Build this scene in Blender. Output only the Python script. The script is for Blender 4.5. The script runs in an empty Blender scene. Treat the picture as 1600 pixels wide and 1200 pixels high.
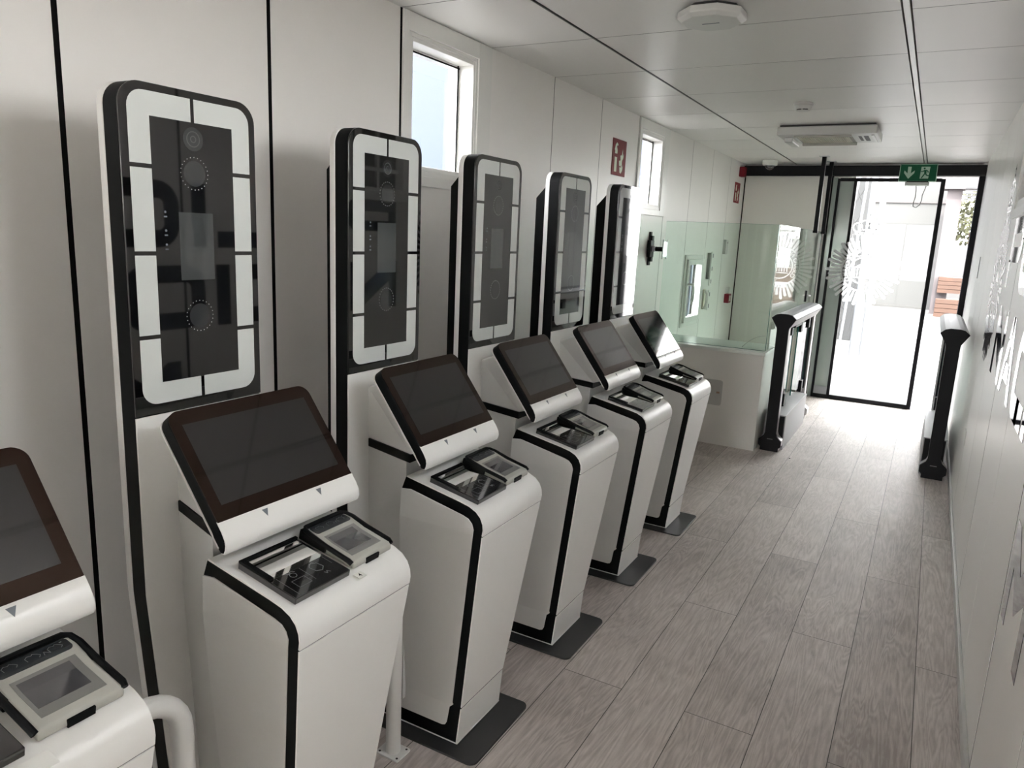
import bpy, bmesh, math, random
from mathutils import Vector, Matrix
from math import pi, sin, cos, radians

S = bpy.context.scene
C = S.collection
random.seed(7)

# ------------------------------------------------------------------ camera
cam_d = bpy.data.cameras.new('camera')
cam = bpy.data.objects.new('camera', cam_d)
C.objects.link(cam)
R_ = Vector((0.8690066104, 0.4928148710, 0.0442833375))
D_ = Vector((0.1370708303, -0.1537735259, -0.9785526507))
F_ = Vector((-0.4754356934, 0.8564386760, -0.2011807540))
M = Matrix((R_, -D_, -F_)).transposed().to_4x4()
M.translation = Vector((1.98222, 0.91846, 1.64345))
cam.matrix_world = M
cam_d.sensor_fit = 'HORIZONTAL'
cam_d.sensor_width = 36.0
cam_d.lens = 1153.334 / 1600 * 36.0
cam_d.clip_start = 0.02
cam_d.clip_end = 300
S.camera = cam

# ------------------------------------------------------------------ world, sun, exposure
w = bpy.data.worlds.new('world'); S.world = w; w.use_nodes = True
nt = w.node_tree; nt.nodes.clear()
wo = nt.nodes.new('ShaderNodeOutputWorld'); bg = nt.nodes.new('ShaderNodeBackground')
tc = nt.nodes.new('ShaderNodeTexCoord'); sp = nt.nodes.new('ShaderNodeSeparateXYZ')
cr = nt.nodes.new('ShaderNodeValToRGB')
nt.links.new(tc.outputs['Generated'], sp.inputs[0]); nt.links.new(sp.outputs['Z'], cr.inputs[0])
cr.color_ramp.elements[0].position = 0.0; cr.color_ramp.elements[0].color = (1.0, 0.983, 0.975, 1)
cr.color_ramp.elements[1].position = 0.7; cr.color_ramp.elements[1].color = (0.965, 0.975, 1.0, 1)
nt.links.new(cr.outputs[0], bg.inputs[0]); bg.inputs[1].default_value = 5.5
nt.links.new(bg.outputs[0], wo.inputs[0])

sun_d = bpy.data.lights.new('sun', 'SUN'); sun_d.energy = 3; sun_d.angle = radians(2); sun_d.color = (1, .96, .9)
sun = bpy.data.objects.new('sun', sun_d); C.objects.link(sun)
sun.rotation_euler = (radians(38), 0, radians(6))     # from behind the cabin's rear end, high
S.view_settings.view_transform = 'Standard'
S.view_settings.look = 'None'
S.view_settings.gamma = 1
S.view_settings.use_curve_mapping = False
S.view_settings.exposure = 2.12
S.cycles.use_denoising = True
S.cycles.max_bounces = 14
S.cycles.diffuse_bounces = 8
S.cycles.glossy_bounces = 6
S.cycles.transparent_max_bounces = 16
S.cycles.caustics_reflective = False
S.cycles.caustics_refractive = False
S.cycles.sample_clamp_indirect = 8.0

# ------------------------------------------------------------------ dimensions
P = 0.6893976      # wall and ceiling panel pitch
W = 2.29563        # inner width
H = 2.5
YE = 14 * P        # far end wall
YR = -8 * P        # rear wall
S1 = 0.53243
S2 = 1.75393
PW = 0.2375

# ------------------------------------------------------------------ materials
def mat(name, col, rough=.5, metal=0.0, spec=.5, coat=0.0, noise=0.0, nscale=30, bump=0.0, emit=None, estr=0, aniso=0):
    m = bpy.data.materials.new(name); m.use_nodes = True
    t = m.node_tree; b = t.nodes['Principled BSDF']
    b.inputs['Base Color'].default_value = (*col, 1)
    b.inputs['Roughness'].default_value = rough
    b.inputs['Metallic'].default_value = metal
    b.inputs['Specular IOR Level'].default_value = spec
    b.inputs['Coat Weight'].default_value = coat
    b.inputs['Coat Roughness'].default_value = 0.03
    if emit:
        b.inputs['Emission Color'].default_value = (*emit, 1); b.inputs['Emission Strength'].default_value = estr
    c = t.nodes.new('ShaderNodeTexCoord'); n = t.nodes.new('ShaderNodeTexNoise')
    n.inputs['Scale'].default_value = nscale; n.inputs['Detail'].default_value = 4
    t.links.new(c.outputs['Object'], n.inputs['Vector'])
    if noise > 0:
        x = t.nodes.new('ShaderNodeMix'); x.data_type = 'RGBA'
        x.inputs[6].default_value = (*[v * (1 - noise) for v in col], 1)
        x.inputs[7].default_value = (*[min(1, v * (1 + noise)) for v in col], 1)
        t.links.new(n.outputs['Fac'], x.inputs[0]); t.links.new(x.outputs[2], b.inputs['Base Color'])
    if bump > 0:
        bp = t.nodes.new('ShaderNodeBump'); bp.inputs['Strength'].default_value = bump; bp.inputs['Distance'].default_value = .002
        t.links.new(n.outputs['Fac'], bp.inputs['Height']); t.links.new(bp.outputs[0], b.inputs['Normal'])
    return m

def opt(m, ior, tint=None):
    b = m.node_tree.nodes['Principled BSDF']; b.inputs['IOR'].default_value = ior; b.inputs['Coat Weight'].default_value = 0
    if tint: b.inputs['Specular Tint'].default_value = (*tint, 1)
    return m

def glass(name, tint=(.9, .97, .94), ior=1.45, rough=0.0):
    m = bpy.data.materials.new(name); m.use_nodes = True
    t = m.node_tree; t.nodes.clear()
    o = t.nodes.new('ShaderNodeOutputMaterial'); mx = t.nodes.new('ShaderNodeMixShader')
    tr = t.nodes.new('ShaderNodeBsdfTransparent'); gl = t.nodes.new('ShaderNodeBsdfGlossy'); fr = t.nodes.new('ShaderNodeFresnel')
    tr.inputs[0].default_value = (*tint, 1); gl.inputs['Roughness'].default_value = rough; fr.inputs['IOR'].default_value = ior
    ge = t.nodes.new('ShaderNodeNewGeometry'); inv = t.nodes.new('ShaderNodeMath'); inv.operation = 'SUBTRACT'; inv.inputs[0].default_value = 1
    mu = t.nodes.new('ShaderNodeMath'); mu.operation = 'MULTIPLY'
    t.links.new(ge.outputs['Backfacing'], inv.inputs[1]); t.links.new(inv.outputs[0], mu.inputs[0]); t.links.new(fr.outputs[0], mu.inputs[1])
    t.links.new(mu.outputs[0], mx.inputs[0]); t.links.new(tr.outputs[0], mx.inputs[1]); t.links.new(gl.outputs[0], mx.inputs[2])
    t.links.new(mx.outputs[0], o.inputs[0])
    return m

WALL = mat('wall_laminate', (.83, .815, .785), .4, spec=.4, noise=.02, nscale=3)
WALLR = mat('wall_laminate_satin', (.83, .815, .785), .3, spec=.5, noise=.02, nscale=3)
CEIL = mat('ceiling_laminate', (.76, .75, .73), .38, spec=.5, noise=.02, nscale=3)
GAP = mat('joint_black', (.004, .004, .004), .8, spec=.1)
GREYGAP = mat('joint_grey', (.05, .05, .048), .8, spec=.1)
PVC = mat('white_pvc', (.78, .78, .75), .3, noise=.01)
KW = mat('white_powder_coat', (.80, .80, .78), .32, spec=.5, noise=.01, nscale=60)
KP = mat('pale_grey_side_panel', (.70, .70, .68), .38, spec=.5, noise=.01, nscale=60)
KB = mat('matt_black', (.004, .0045, .005), .5, spec=.1)
KD = mat('base_plate_graphite', (.028, .029, .03), .42, noise=.1, nscale=80)
BLK = mat('black_metal', (.004, .004, .006), .55, spec=.2)
CHROME = mat('chrome', (.75, .75, .75), .12, metal=1)
STEEL = mat('brushed_steel', (.55, .56, .58), .38, metal=.85, noise=.05, nscale=90)
BEZEL = opt(mat('screen_bezel_glass', (.005, .002, .002), .04, spec=.5), 1.6, (1, .72, .58))
DISP = opt(mat('unlit_display', (.006, .006, .0075), .05, spec=.5), 1.95)
TGL = mat('tower_front_glass_black', (.003, .0032, .0035), .03, spec=.6, coat=.7)
TCT = mat('tower_dark_panel', (.006, .0065, .007), .03, spec=.6, coat=.7)
TWH = mat('tower_light_diffuser', (.62, .65, .63), .04, spec=.6, coat=.6)
TSC = mat('tower_small_display', (.06, .066, .066), .03, spec=.6, coat=.7)
TRG = mat('tower_lens_grey', (.032, .035, .036), .03, spec=.6, coat=.7)
DOT = mat('pale_dots', (.65, .66, .64), .4)
MARK = mat('grey_print', (.14, .16, .18), .5)
LINE = mat('pale_line_print', (.2, .21, .21), .5)
FPW = mat('reader_beige_plastic', (.43, .43, .39), .45, noise=.02, nscale=80)
FPG = mat('reader_platen_glass', (.07, .07, .075), .04, spec=.8, coat=1)
SCG = mat('scanner_window_glass', (.86, .86, .84), .03, metal=1)
SCB = mat('scanner_black_gloss', (.008, .008, .009), .06, coat=1)
NAVY = mat('navy_gloss_vinyl', (.010, .012, .028), .035, spec=.9, coat=1)
def frosted(name, col):
    m = bpy.data.materials.new(name); m.use_nodes = True; t = m.node_tree; t.nodes.clear()
    o = t.nodes.new('ShaderNodeOutputMaterial'); a = t.nodes.new('ShaderNodeBsdfTranslucent'); d = t.nodes.new('ShaderNodeBsdfDiffuse'); x = t.nodes.new('ShaderNodeMixShader')
    a.inputs[0].default_value = (*col, 1); d.inputs[0].default_value = (*col, 1); x.inputs[0].default_value = .5
    t.links.new(d.outputs[0], x.inputs[1]); t.links.new(a.outputs[0], x.inputs[2]); t.links.new(x.outputs[0], o.inputs[0]); return m
VWHITE = frosted('frosted_white_vinyl', (.9, .9, .92))
RED = mat('red_sign', (.20, .010, .014), .6, spec=.2)
REDP = mat('red_plastic', (.20, .004, .016), .45, spec=.3)
CREAM = mat('luminescent_cream', (.72, .74, .58), .5)
GREEN = mat('exit_green', (.002, .085, .035), .45, spec=.2)
EWH = mat('exit_pictogram', (.36, .52, .41), .5)
APM = mat('device_white_plastic', (.62, .62, .60), .35)
VENT = mat('vent_cream', (.60, .58, .48), .5)
DARK = mat('dark_recess', (.03, .03, .03), .6)
GLASS = glass('clear_greenish_glass', (.90, .955, .925))
GLASSD = glass('door_glass', (.96, .97, .96))
GLASSW = glass('window_glass', (.96, .962, .965))
GEDGE = mat('glass_edge_green', (.04, .16, .14), .1)
GDARK = mat('fixed_panel_green_film', (.30, .345, .32), .08, spec=.6, coat=.4)
COUNT = mat('counter_laminate', (.74, .72, .69), .45, noise=.02, nscale=6)
CTOP = mat('worktop_white', (.72, .74, .71), .3)
FILM = mat('crinkled_plastic_film', (.22, .21, .20), .18, spec=.8, bump=1.0, nscale=9)
SILV = mat('gate_silver_lacquer', (.26, .265, .28), .5, metal=.1)
GWH = mat('gate_pale_lacquer', (.50, .49, .49), .45)

def floor_mat():
    m = bpy.data.materials.new('grey_oak_planks'); m.use_nodes = True
    t = m.node_tree; b = t.nodes['Principled BSDF']; L = t.links.new
    g = t.nodes.new('ShaderNodeNewGeometry'); s = t.nodes.new('ShaderNodeSeparateXYZ'); L(g.outputs['Position'], s.inputs[0])
    def mth(op, a, bb=None, c=None):
        n = t.nodes.new('ShaderNodeMath'); n.operation = op
        for i, v in enumerate((a, bb, c)):
            if v is None: continue
            if isinstance(v, (int, float)): n.inputs[i].default_value = v
            else: L(v, n.inputs[i])
        return n.outputs[0]
    u = mth('DIVIDE', mth('SUBTRACT', s.outputs['X'], .950), PW)
    row = mth('FLOOR', u); fu = mth('SUBTRACT', u, row)
    par = mth('FLOORED_MODULO', row, 2.0)
    v = mth('ADD', mth('DIVIDE', mth('SUBTRACT', s.outputs['Y'], 3.295), 1.61), mth('MULTIPLY', par, .5))
    pl = mth('FLOOR', v); fv = mth('SUBTRACT', v, pl)
    # seam distance in metres
    du = mth('MULTIPLY', mth('MINIMUM', fu, mth('SUBTRACT', 1.0, fu)), PW)
    dv = mth('MULTIPLY', mth('MINIMUM', fv, mth('SUBTRACT', 1.0, fv)), 1.61)
    d = mth('MINIMUM', du, dv)
    seam = mth('LESS_THAN', d, .0013)
    cmb = t.nodes.new('ShaderNodeCombineXYZ'); L(row, cmb.inputs[0]); L(pl, cmb.inputs[1])
    wn = t.nodes.new('ShaderNodeTexWhiteNoise'); wn.noise_dimensions = '3D'; L(cmb.outputs[0], wn.inputs['Vector'])
    # grain coordinates, shifted per plank
    sc = t.nodes.new('ShaderNodeVectorMath'); sc.operation = 'MULTIPLY'; sc.inputs[1].default_value = (9, .9, 1)
    L(g.outputs['Position'], sc.inputs[0])
    off = t.nodes.new('ShaderNodeVectorMath'); off.operation = 'MULTIPLY_ADD'; off.inputs[1].default_value = (13, 17, 5)
    L(wn.outputs['Color'], off.inputs[0]); L(sc.outputs[0], off.inputs[2])
    n1 = t.nodes.new('ShaderNodeTexNoise'); n1.inputs['Scale'].default_value = 1.3; n1.inputs['Detail'].default_value = 3; n1.inputs['Distortion'].default_value = .6
    L(off.outputs[0], n1.inputs['Vector'])
    # cathedral rings from the slow noise, fine grain on top
    rings = mth('SINE', mth('MULTIPLY', n1.outputs['Fac'], 95.0))
    n2 = t.nodes.new('ShaderNodeTexNoise'); n2.inputs['Scale'].default_value = 9; n2.inputs['Detail'].default_value = 8; n2.inputs['Roughness'].default_value = .7
    L(off.outputs[0], n2.inputs['Vector'])
    n3 = t.nodes.new('ShaderNodeTexNoise'); n3.inputs['Scale'].default_value = 1.6; n3.inputs['Detail'].default_value = 6; n3.inputs['Roughness'].default_value=.65
    L(g.outputs['Position'], n3.inputs['Vector'])
    base = t.nodes.new('ShaderNodeValToRGB'); e = base.color_ramp.elements
    e[0].position = .30; e[0].color = (.34, .298, .276, 1); e[1].position = .70; e[1].color = (.68, .62, .59, 1)
    k = mth('ADD', mth('MULTIPLY', n2.outputs['Fac'], .55), mth('MULTIPLY', n3.outputs['Fac'], .55))
    k = mth('ADD', k, mth('MULTIPLY', rings, .06))
    k = mth('ADD', k, mth('MULTIPLY', mth('SUBTRACT', wn.outputs['Value'], .5), .16))
    k = mth('SUBTRACT', k, .05)
    L(k, base.inputs[0])
    mx = t.nodes.new('ShaderNodeMix'); mx.data_type = 'RGBA'; mx.inputs[7].default_value = (.05, .045, .04, 1)
    L(base.outputs[0], mx.inputs[6]); L(seam, mx.inputs[0]); L(mx.outputs[2], b.inputs['Base Color'])
    ro = mth('ADD', .40, mth('MULTIPLY', n3.outputs['Fac'], .25)); L(ro, b.inputs['Roughness'])
    b.inputs['Specular IOR Level'].default_value = .35
    bp = t.nodes.new('ShaderNodeBump'); bp.inputs['Strength'].default_value = .35; bp.inputs['Distance'].default_value = .0015
    hgt = mth('SUBTRACT', mth('ADD', mth('MULTIPLY', rings, .25), n2.outputs['Fac']), mth('MULTIPLY', seam, 2.0))
    L(hgt, bp.inputs['Height']); L(bp.outputs[0], b.inputs['Normal'])
    return m
FLOOR = floor_mat()

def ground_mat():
    m = bpy.data.materials.new('pale_concrete_dimmed'); m.use_nodes = True
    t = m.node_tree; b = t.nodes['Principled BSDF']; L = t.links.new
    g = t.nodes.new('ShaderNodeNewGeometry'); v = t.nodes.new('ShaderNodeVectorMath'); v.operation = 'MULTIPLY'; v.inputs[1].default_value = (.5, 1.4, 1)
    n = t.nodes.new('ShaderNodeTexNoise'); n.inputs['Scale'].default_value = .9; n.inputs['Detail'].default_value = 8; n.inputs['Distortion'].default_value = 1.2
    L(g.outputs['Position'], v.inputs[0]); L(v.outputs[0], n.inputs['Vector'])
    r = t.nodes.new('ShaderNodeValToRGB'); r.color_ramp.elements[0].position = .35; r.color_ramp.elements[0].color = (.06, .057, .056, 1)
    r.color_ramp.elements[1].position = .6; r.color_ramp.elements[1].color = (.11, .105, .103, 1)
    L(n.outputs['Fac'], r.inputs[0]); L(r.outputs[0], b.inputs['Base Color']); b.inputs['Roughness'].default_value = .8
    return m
GROUND = ground_mat()  # concrete toned darker than it is, to hold back outdoor glare
XWALL = mat('render_offwhite_dimmed', (.066, .065, .064), .8, noise=.03, nscale=1)  # wall, column, timber and paint toned below their real colour, against glare
XPINK = mat('render_pinkish_dimmed', (.074, .064, .065), .8, noise=.03, nscale=1)
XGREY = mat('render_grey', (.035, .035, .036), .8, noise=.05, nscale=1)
XWOOD = mat('orange_timber_dimmed', (.045, .020, .010), .7, noise=.35, nscale=4)
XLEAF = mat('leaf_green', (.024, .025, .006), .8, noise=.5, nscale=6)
XBLUE = mat('cabin_blue_grey_dimmed', (.012, .022, .045), .5, noise=.2, nscale=2)  # cabin colour also darkened against glare in the windows
XWHT = mat('paint_white_dimmed', (.14, .145, .155), .5)
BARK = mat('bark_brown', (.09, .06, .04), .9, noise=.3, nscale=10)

# ------------------------------------------------------------------ mesh helpers
def link(name, bm, m, parent=None, bevel=0, smooth=False, seg=2, angle=35):
    bmesh.ops.recalc_face_normals(bm, faces=bm.faces[:])
    me = bpy.data.meshes.new(name); bm.to_mesh(me); bm.free()
    for mm in (m if isinstance(m, (list, tuple)) else [m]): me.materials.append(mm)
    o = bpy.data.objects.new(name, me); C.objects.link(o)
    if parent is not None: o.parent = parent
    if bevel:
        b = o.modifiers.new('bevel', 'BEVEL'); b.width = bevel; b.segments = seg; b.limit_method = 'ANGLE'; b.angle_limit = radians(40)
        b.harden_normals = False
    if smooth:
        for p in me.polygons: p.use_smooth = True
        try: me.set_sharp_from_angle(angle=radians(angle))
        except Exception: pass
    return o

def box(bm, x0, x1, y0, y1, z0, z1, mi=0):
    v = [bm.verts.new((x, y, z)) for z in (z0, z1) for (x, y) in ((x0, y0), (x1, y0), (x1, y1), (x0, y1))]
    fs = []
    for f in ((3, 2, 1, 0), (4, 5, 6, 7), (0, 1, 5, 4), (1, 2, 6, 5), (2, 3, 7, 6), (3, 0, 4, 7)):
        q = bm.faces.new([v[i] for i in f]); q.material_index = mi; fs.append(q)
    return v

def prism(bm, pts, a, b, axis='y', mi=0):
    """extrude a 2-D outline; axis y: pts are (x,z); axis x: (y,z); axis z: (x,y)"""
    def mk(p, t):
        if axis == 'y': return (p[0], t, p[1])
        if axis == 'x': return (t, p[0], p[1])
        return (p[0], p[1], t)
    A = [bm.verts.new(mk(p, a)) for p in pts]; B = [bm.verts.new(mk(p, b)) for p in pts]
    n = len(pts)
    f = [bm.faces.new(A), bm.faces.new(B[::-1])]
    for i in range(n): f.append(bm.faces.new((A[i], B[i], B[(i + 1) % n], A[(i + 1) % n])))
    for q in f: q.material_index = mi
    return A + B

def rrect(u0, u1, v0, v1, r, n=7, corners=(1, 1, 1, 1)):
    pts = []
    for k, (cu, cv, a0) in enumerate(((u0 + r, v0 + r, 180), (u1 - r, v0 + r, 270), (u1 - r, v1 - r, 0), (u0 + r, v1 - r, 90))):
        if corners[k]:
            for i in range(n + 1):
                a = radians(a0 + 90 * i / n); pts.append((cu + r * cos(a), cv + r * sin(a)))
        else:
            pts.append(((u0, v0), (u1, v0), (u1, v1), (u0, v1))[k])
    return pts

def circle(cu, cv, r, n=28): return [(cu + r * cos(2 * pi * i / n), cv + r * sin(2 * pi * i / n)) for i in range(n)]

def ring(bm, cu, cv, r0, r1, a, b, axis='x', n=48, a0=0, a1=2 * pi, mi=0):
    """annulus, thickness a..b along axis"""
    full = abs(a1 - a0 - 2 * pi) < 1e-6
    m = n if full else n + 1
    def mk(u, v, t):
        return (t, u, v) if axis == 'x' else ((u, t, v) if axis == 'y' else (u, v, t))
    rows = []
    for i in range(m):
        an = a0 + (a1 - a0) * i / n
        rows.append([bm.verts.new(mk(cu + r * cos(an), cv + r * sin(an), t)) for (r, t) in ((r0, a), (r1, a), (r1, b), (r0, b))])
    for i in range(n if full else n):
        j = (i + 1) % m
        if not full and i == n: break
        for k in range(4):
            bm.faces.new((rows[i][k], rows[i][(k + 1) % 4], rows[j][(k + 1) % 4], rows[j][k])).material_index = mi
    if not full:
        bm.faces.new(rows[0]); bm.faces.new(rows[-1][::-1])

def tube(bm, path, r, n=16, cap=True):
    path = [Vector(p) for p in path]; rings = []
    prev = None
    for i, p in enumerate(path):
        d = (path[min(i + 1, len(path) - 1)] - path[max(i - 1, 0)]).normalized()
        if prev is None:
            ref = Vector((0, 0, 1)) if abs(d.z) < .9 else Vector((1, 0, 0))
            a = d.cross(ref).normalized()
        else:
            a = (prev - d * prev.dot(d)).normalized()
        prev = a; b = d.cross(a)
        rr = r[i] if isinstance(r, (list, tuple)) else r
        rings.append([bm.verts.new(p + (a * cos(2 * pi * k / n) + b * sin(2 * pi * k / n)) * rr) for k in range(n)])
    for i in range(len(rings) - 1):
        for k in range(n):
            bm.faces.new((rings[i][k], rings[i][(k + 1) % n], rings[i + 1][(k + 1) % n], rings[i + 1][k]))
    if cap: bm.faces.new(rings[0][::-1]); bm.faces.new(rings[-1])

def cyl(bm, c, r, z0, z1, n=24, r2=None, axis='z'):
    r2 = r if r2 is None else r2
    def mk(u, v, t):
        return (c[0] + u, c[1] + v, t) if axis == 'z' else ((t, c[0] + u, c[1] + v) if axis == 'x' else (c[0] + u, t, c[1] + v))
    A = [bm.verts.new(mk(r * cos(2 * pi * i / n), r * sin(2 * pi * i / n), z0)) for i in range(n)]
    B = [bm.verts.new(mk(r2 * cos(2 * pi * i / n), r2 * sin(2 * pi * i / n), z1)) for i in range(n)]
    bm.faces.new(A[::-1]); bm.faces.new(B)
    for i in range(n): bm.faces.new((A[i], A[(i + 1) % n], B[(i + 1) % n], B[i]))

def thing(name, label, cat, loc=(0, 0, 0), group=None, rotz=0):
    o = bpy.data.objects.new(name, None); C.objects.link(o); o.location = loc; o.rotation_euler = (0, 0, rotz)
    o.empty_display_size = .05
    o['label'] = label; o['category'] = cat
    if group: o['group'] = group
    return o

def tag(o, label, cat, group=None):
    o['label'] = label; o['category'] = cat
    if group: o['group'] = group
    return o

def struct(o): o['kind'] = 'structure'; return o
def BM(): return bmesh.new()

def copy_tree(o, parent=None):
    c = o.copy(); C.objects.link(c)
    if parent is not None: c.parent = parent
    for ch in [x for x in bpy.data.objects if x.parent == o]: copy_tree(ch, c)
    return c

def text_mesh(s, size, bold=0.0, align='CENTER'):
    """the built-in lettering as flat outlines; returns list of (verts, faces)"""
    cu = bpy.data.curves.new('t', 'FONT'); cu.body = s; cu.size = size; cu.align_x = align; cu.align_y = 'CENTER'; cu.offset = bold
    ob = bpy.data.objects.new('t', cu); C.objects.link(ob)
    dg = bpy.context.evaluated_depsgraph_get(); ev = ob.evaluated_get(dg); me = ev.to_mesh()
    vs = [v.co.copy() for v in me.vertices]; fs = [tuple(p.vertices) for p in me.polygons]
    ev.to_mesh_clear(); bpy.data.objects.remove(ob); bpy.data.curves.remove(cu)
    return vs, fs

def add_text(bm, s, size, fn, bold=0.0, align='CENTER', mi=0):
    vs, fs = text_mesh(s, size, bold, align)
    V = [bm.verts.new(fn(v.x, v.y)) for v in vs]
    for f in fs:
        try: bm.faces.new([V[i] for i in f]).material_index = mi
        except ValueError: pass

# ================================================================== ROOM SHELL
FPITCH = 0
bm = BM(); box(bm, -.02, W + .02, YR - .05, YE + .1, -.05, 0); struct(link('floor', bm, FLOOR))

def panelled(name, plane, at, u_list, v0, v1, holes=(), face_dir=1, m=WALL, wide=()):
    """panels with dark joints; plane 'x' wall at x=at, u is Y, v is Z; plane 'z' ceiling, u is Y, v is X"""
    bm = BM(); th = .02
    def bx(u0, u1, a, b, mi=0, t0=0, t1=th):
        if u1 - u0 < 1e-4 or b - a < 1e-4: return
        p0, p1 = sorted((at + face_dir * -t0, at + face_dir * -t1))
        if plane == 'x': box(bm, p0, p1, u0, u1, a, b, mi)
        else: box(bm, a, b, u0, u1, p0, p1, mi)
    for i in range(len(u_list) - 1):
        g0 = .008 if i in wide else .0032; g1 = .008 if (i + 1) in wide else .0032
        u0, u1 = u_list[i] + g0, u_list[i + 1] - g1
        hs = [h for h in holes if h[0] < u1 and h[1] > u0]
        if not hs: bx(u0, u1, v0, v1)
        else:
            h = hs[0]; a, b, c, d = h
            bx(u0, max(a, u0), v0, v1); bx(min(b, u1), u1, v0, v1)
            bx(max(a, u0), min(b, u1), v0, c); bx(max(a, u0), min(b, u1), d, v1)
    for i in range(1, len(u_list) - 1):      # dark sealing profile almost flush in every joint
        if any(h[0] < u_list[i] < h[1] for h in holes): continue
        gg = .008 if i in wide else .0032
        bx(u_list[i] - gg, u_list[i] + gg, v0, v1, 1, .0008, th - .0005)
    # dark backing (with the same holes) so the joints read dark
    u0, u1 = u_list[0], u_list[-1]; cur = u0
    for h in sorted(holes):
        bx(cur, h[0], v0, v1, 1, th, th + .05)
        bx(h[0], h[1], v0, h[2], 1, th, th + .05); bx(h[0], h[1], h[3], v1, 1, th, th + .05); cur = h[1]
    bx(cur, u1, v0, v1, 1, th, th + .05)
    return struct(link(name, bm, [m, GAP]))

YS = [P * n for n in range(-8, 15)]      # index i -> n = i-8
WIN_L = [(5, 1), (9, 1)]
def wh(n): return (n * P + .071, n * P + .54, 1.9, 2.395)
small = (7.66, 8.17, .885, 1.47)
panelled('wall_left', 'x', 0, YS, 0, H, holes=[wh(-5), wh(-1), wh(1), wh(5), wh(9), small], face_dir=1, wide=(11, 12, 13))
light_opening = (3 * P - .2, 4 * P - .05, 1.85, 2.40)      # unseen glazed opening, added to light the near kiosks
rw_holes = [wh(-5), wh(-2), light_opening, wh(7)]
panelled('wall_right', 'x', W, YS, 0, H, holes=rw_holes, face_dir=-1, m=WALLR, wide=(13, 15))

# ceiling : three strips of panels between two metal profiles
def ceil_strip(bm, x0, x1):
    for i in range(len(YS) - 1):
        box(bm, x0, x1, YS[i] + .003, YS[i + 1] - .003, H, H + .02, 0)
        if i: box(bm, x0, x1, YS[i] - .003, YS[i] + .003, H + .0006, H + .0195, 1)
bm = BM()
ceil_strip(bm, 0, S1 - .004); ceil_strip(bm, S1 + .010, S2 - .004); ceil_strip(bm, S2 + .032, W)
box(bm, 0, W, YR, YE, H + .02, H + .08, 1)
struct(link('ceiling', bm, [CEIL, GREYGAP]))
bm = BM(); box(bm, S1, S1 + .006, YR, YE, H - .004, H + .019); struct(link('trim_1', bm, mat('joint_profile_dark', (.10, .10, .09), .35, metal=.5)))
bm = BM(); box(bm, S2 + .003, S2 + .025, YR, YE, H - .001, H + .019); struct(link('trim_2', bm, mat('joint_profile_white', (.62, .62, .6), .3), bevel=.001))

# end wall : solid left of the door, jamb strip on the right, lintel
bm = BM(); box(bm, .012, .90, YE, YE + .08, 0, 2.376, 0); box(bm, -.1, .012, YE + .004, YE + .09, -.05, 2.62, 1); box(bm, W, W + .1, YE + .004, YE + .09, -.05, 2.62, 1)
box(bm, .90, 1.14, YE + .06, YE + .12, 0, 2.376, 0)
box(bm, 0, W, YE + .004, YE + .1, 2.376, 2.62, 0)
struct(link('wall_end', bm, [mat('end_wall_laminate', (.72, .70, .66), .45, noise=.02, nscale=3), GAP]))
bm = BM(); box(bm, 0, W, YR - .1, YR, 0, .1, 0); box(bm, 0, .15, YR - .1, YR, .1, 2.5); box(bm, W - .15, W, YR - .1, YR, .1, 2.5); box(bm, .15, W - .15, YR - .1, YR, 2.38, 2.5)
struct(link('wall_rear', bm, WALL))
bm = BM(); box(bm, .15, .19, YR - .08, YR - .03, .1, 2.38); box(bm, W - .19, W - .15, YR - .08, YR - .03, .1, 2.38); box(bm, W / 2 - .02, W / 2 + .02, YR - .08, YR - .03, .1, 2.38); box(bm, .15, W - .15, YR - .08, YR - .03, 2.34, 2.38)
d2 = struct(link('added_rear_glazing', bm, BLK)); bm = BM(); box(bm, .15, W - .15, YR - .058, YR - .052, .1, 2.38); link('door_glass', bm, GLASSD, d2)  # glazed rear end, out of view, added to let daylight in
bm = BM(); box(bm, 0, .014, 1.0, YE, 0, .055); struct(link('baseboard_left', bm, PVC, bevel=.003))
bm = BM(); box(bm, W - .014, W, YR, YE, 0, .055); struct(link('baseboard_right', bm, mat('skirting_grey', (.5, .5, .48), .3), bevel=.003))
bm = BM(); box(bm, -.3, W + .3, YR - .3, YE + .35, H + .125, H + .3); box(bm, -1.2, W + 1.2, YE + .35, YE + 1.2, H + .2, H + .3); struct(link('roof_and_added_canopy', bm, XWHT))   # roof slab, and an unseen canopy added to keep skylight off the floor

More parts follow.
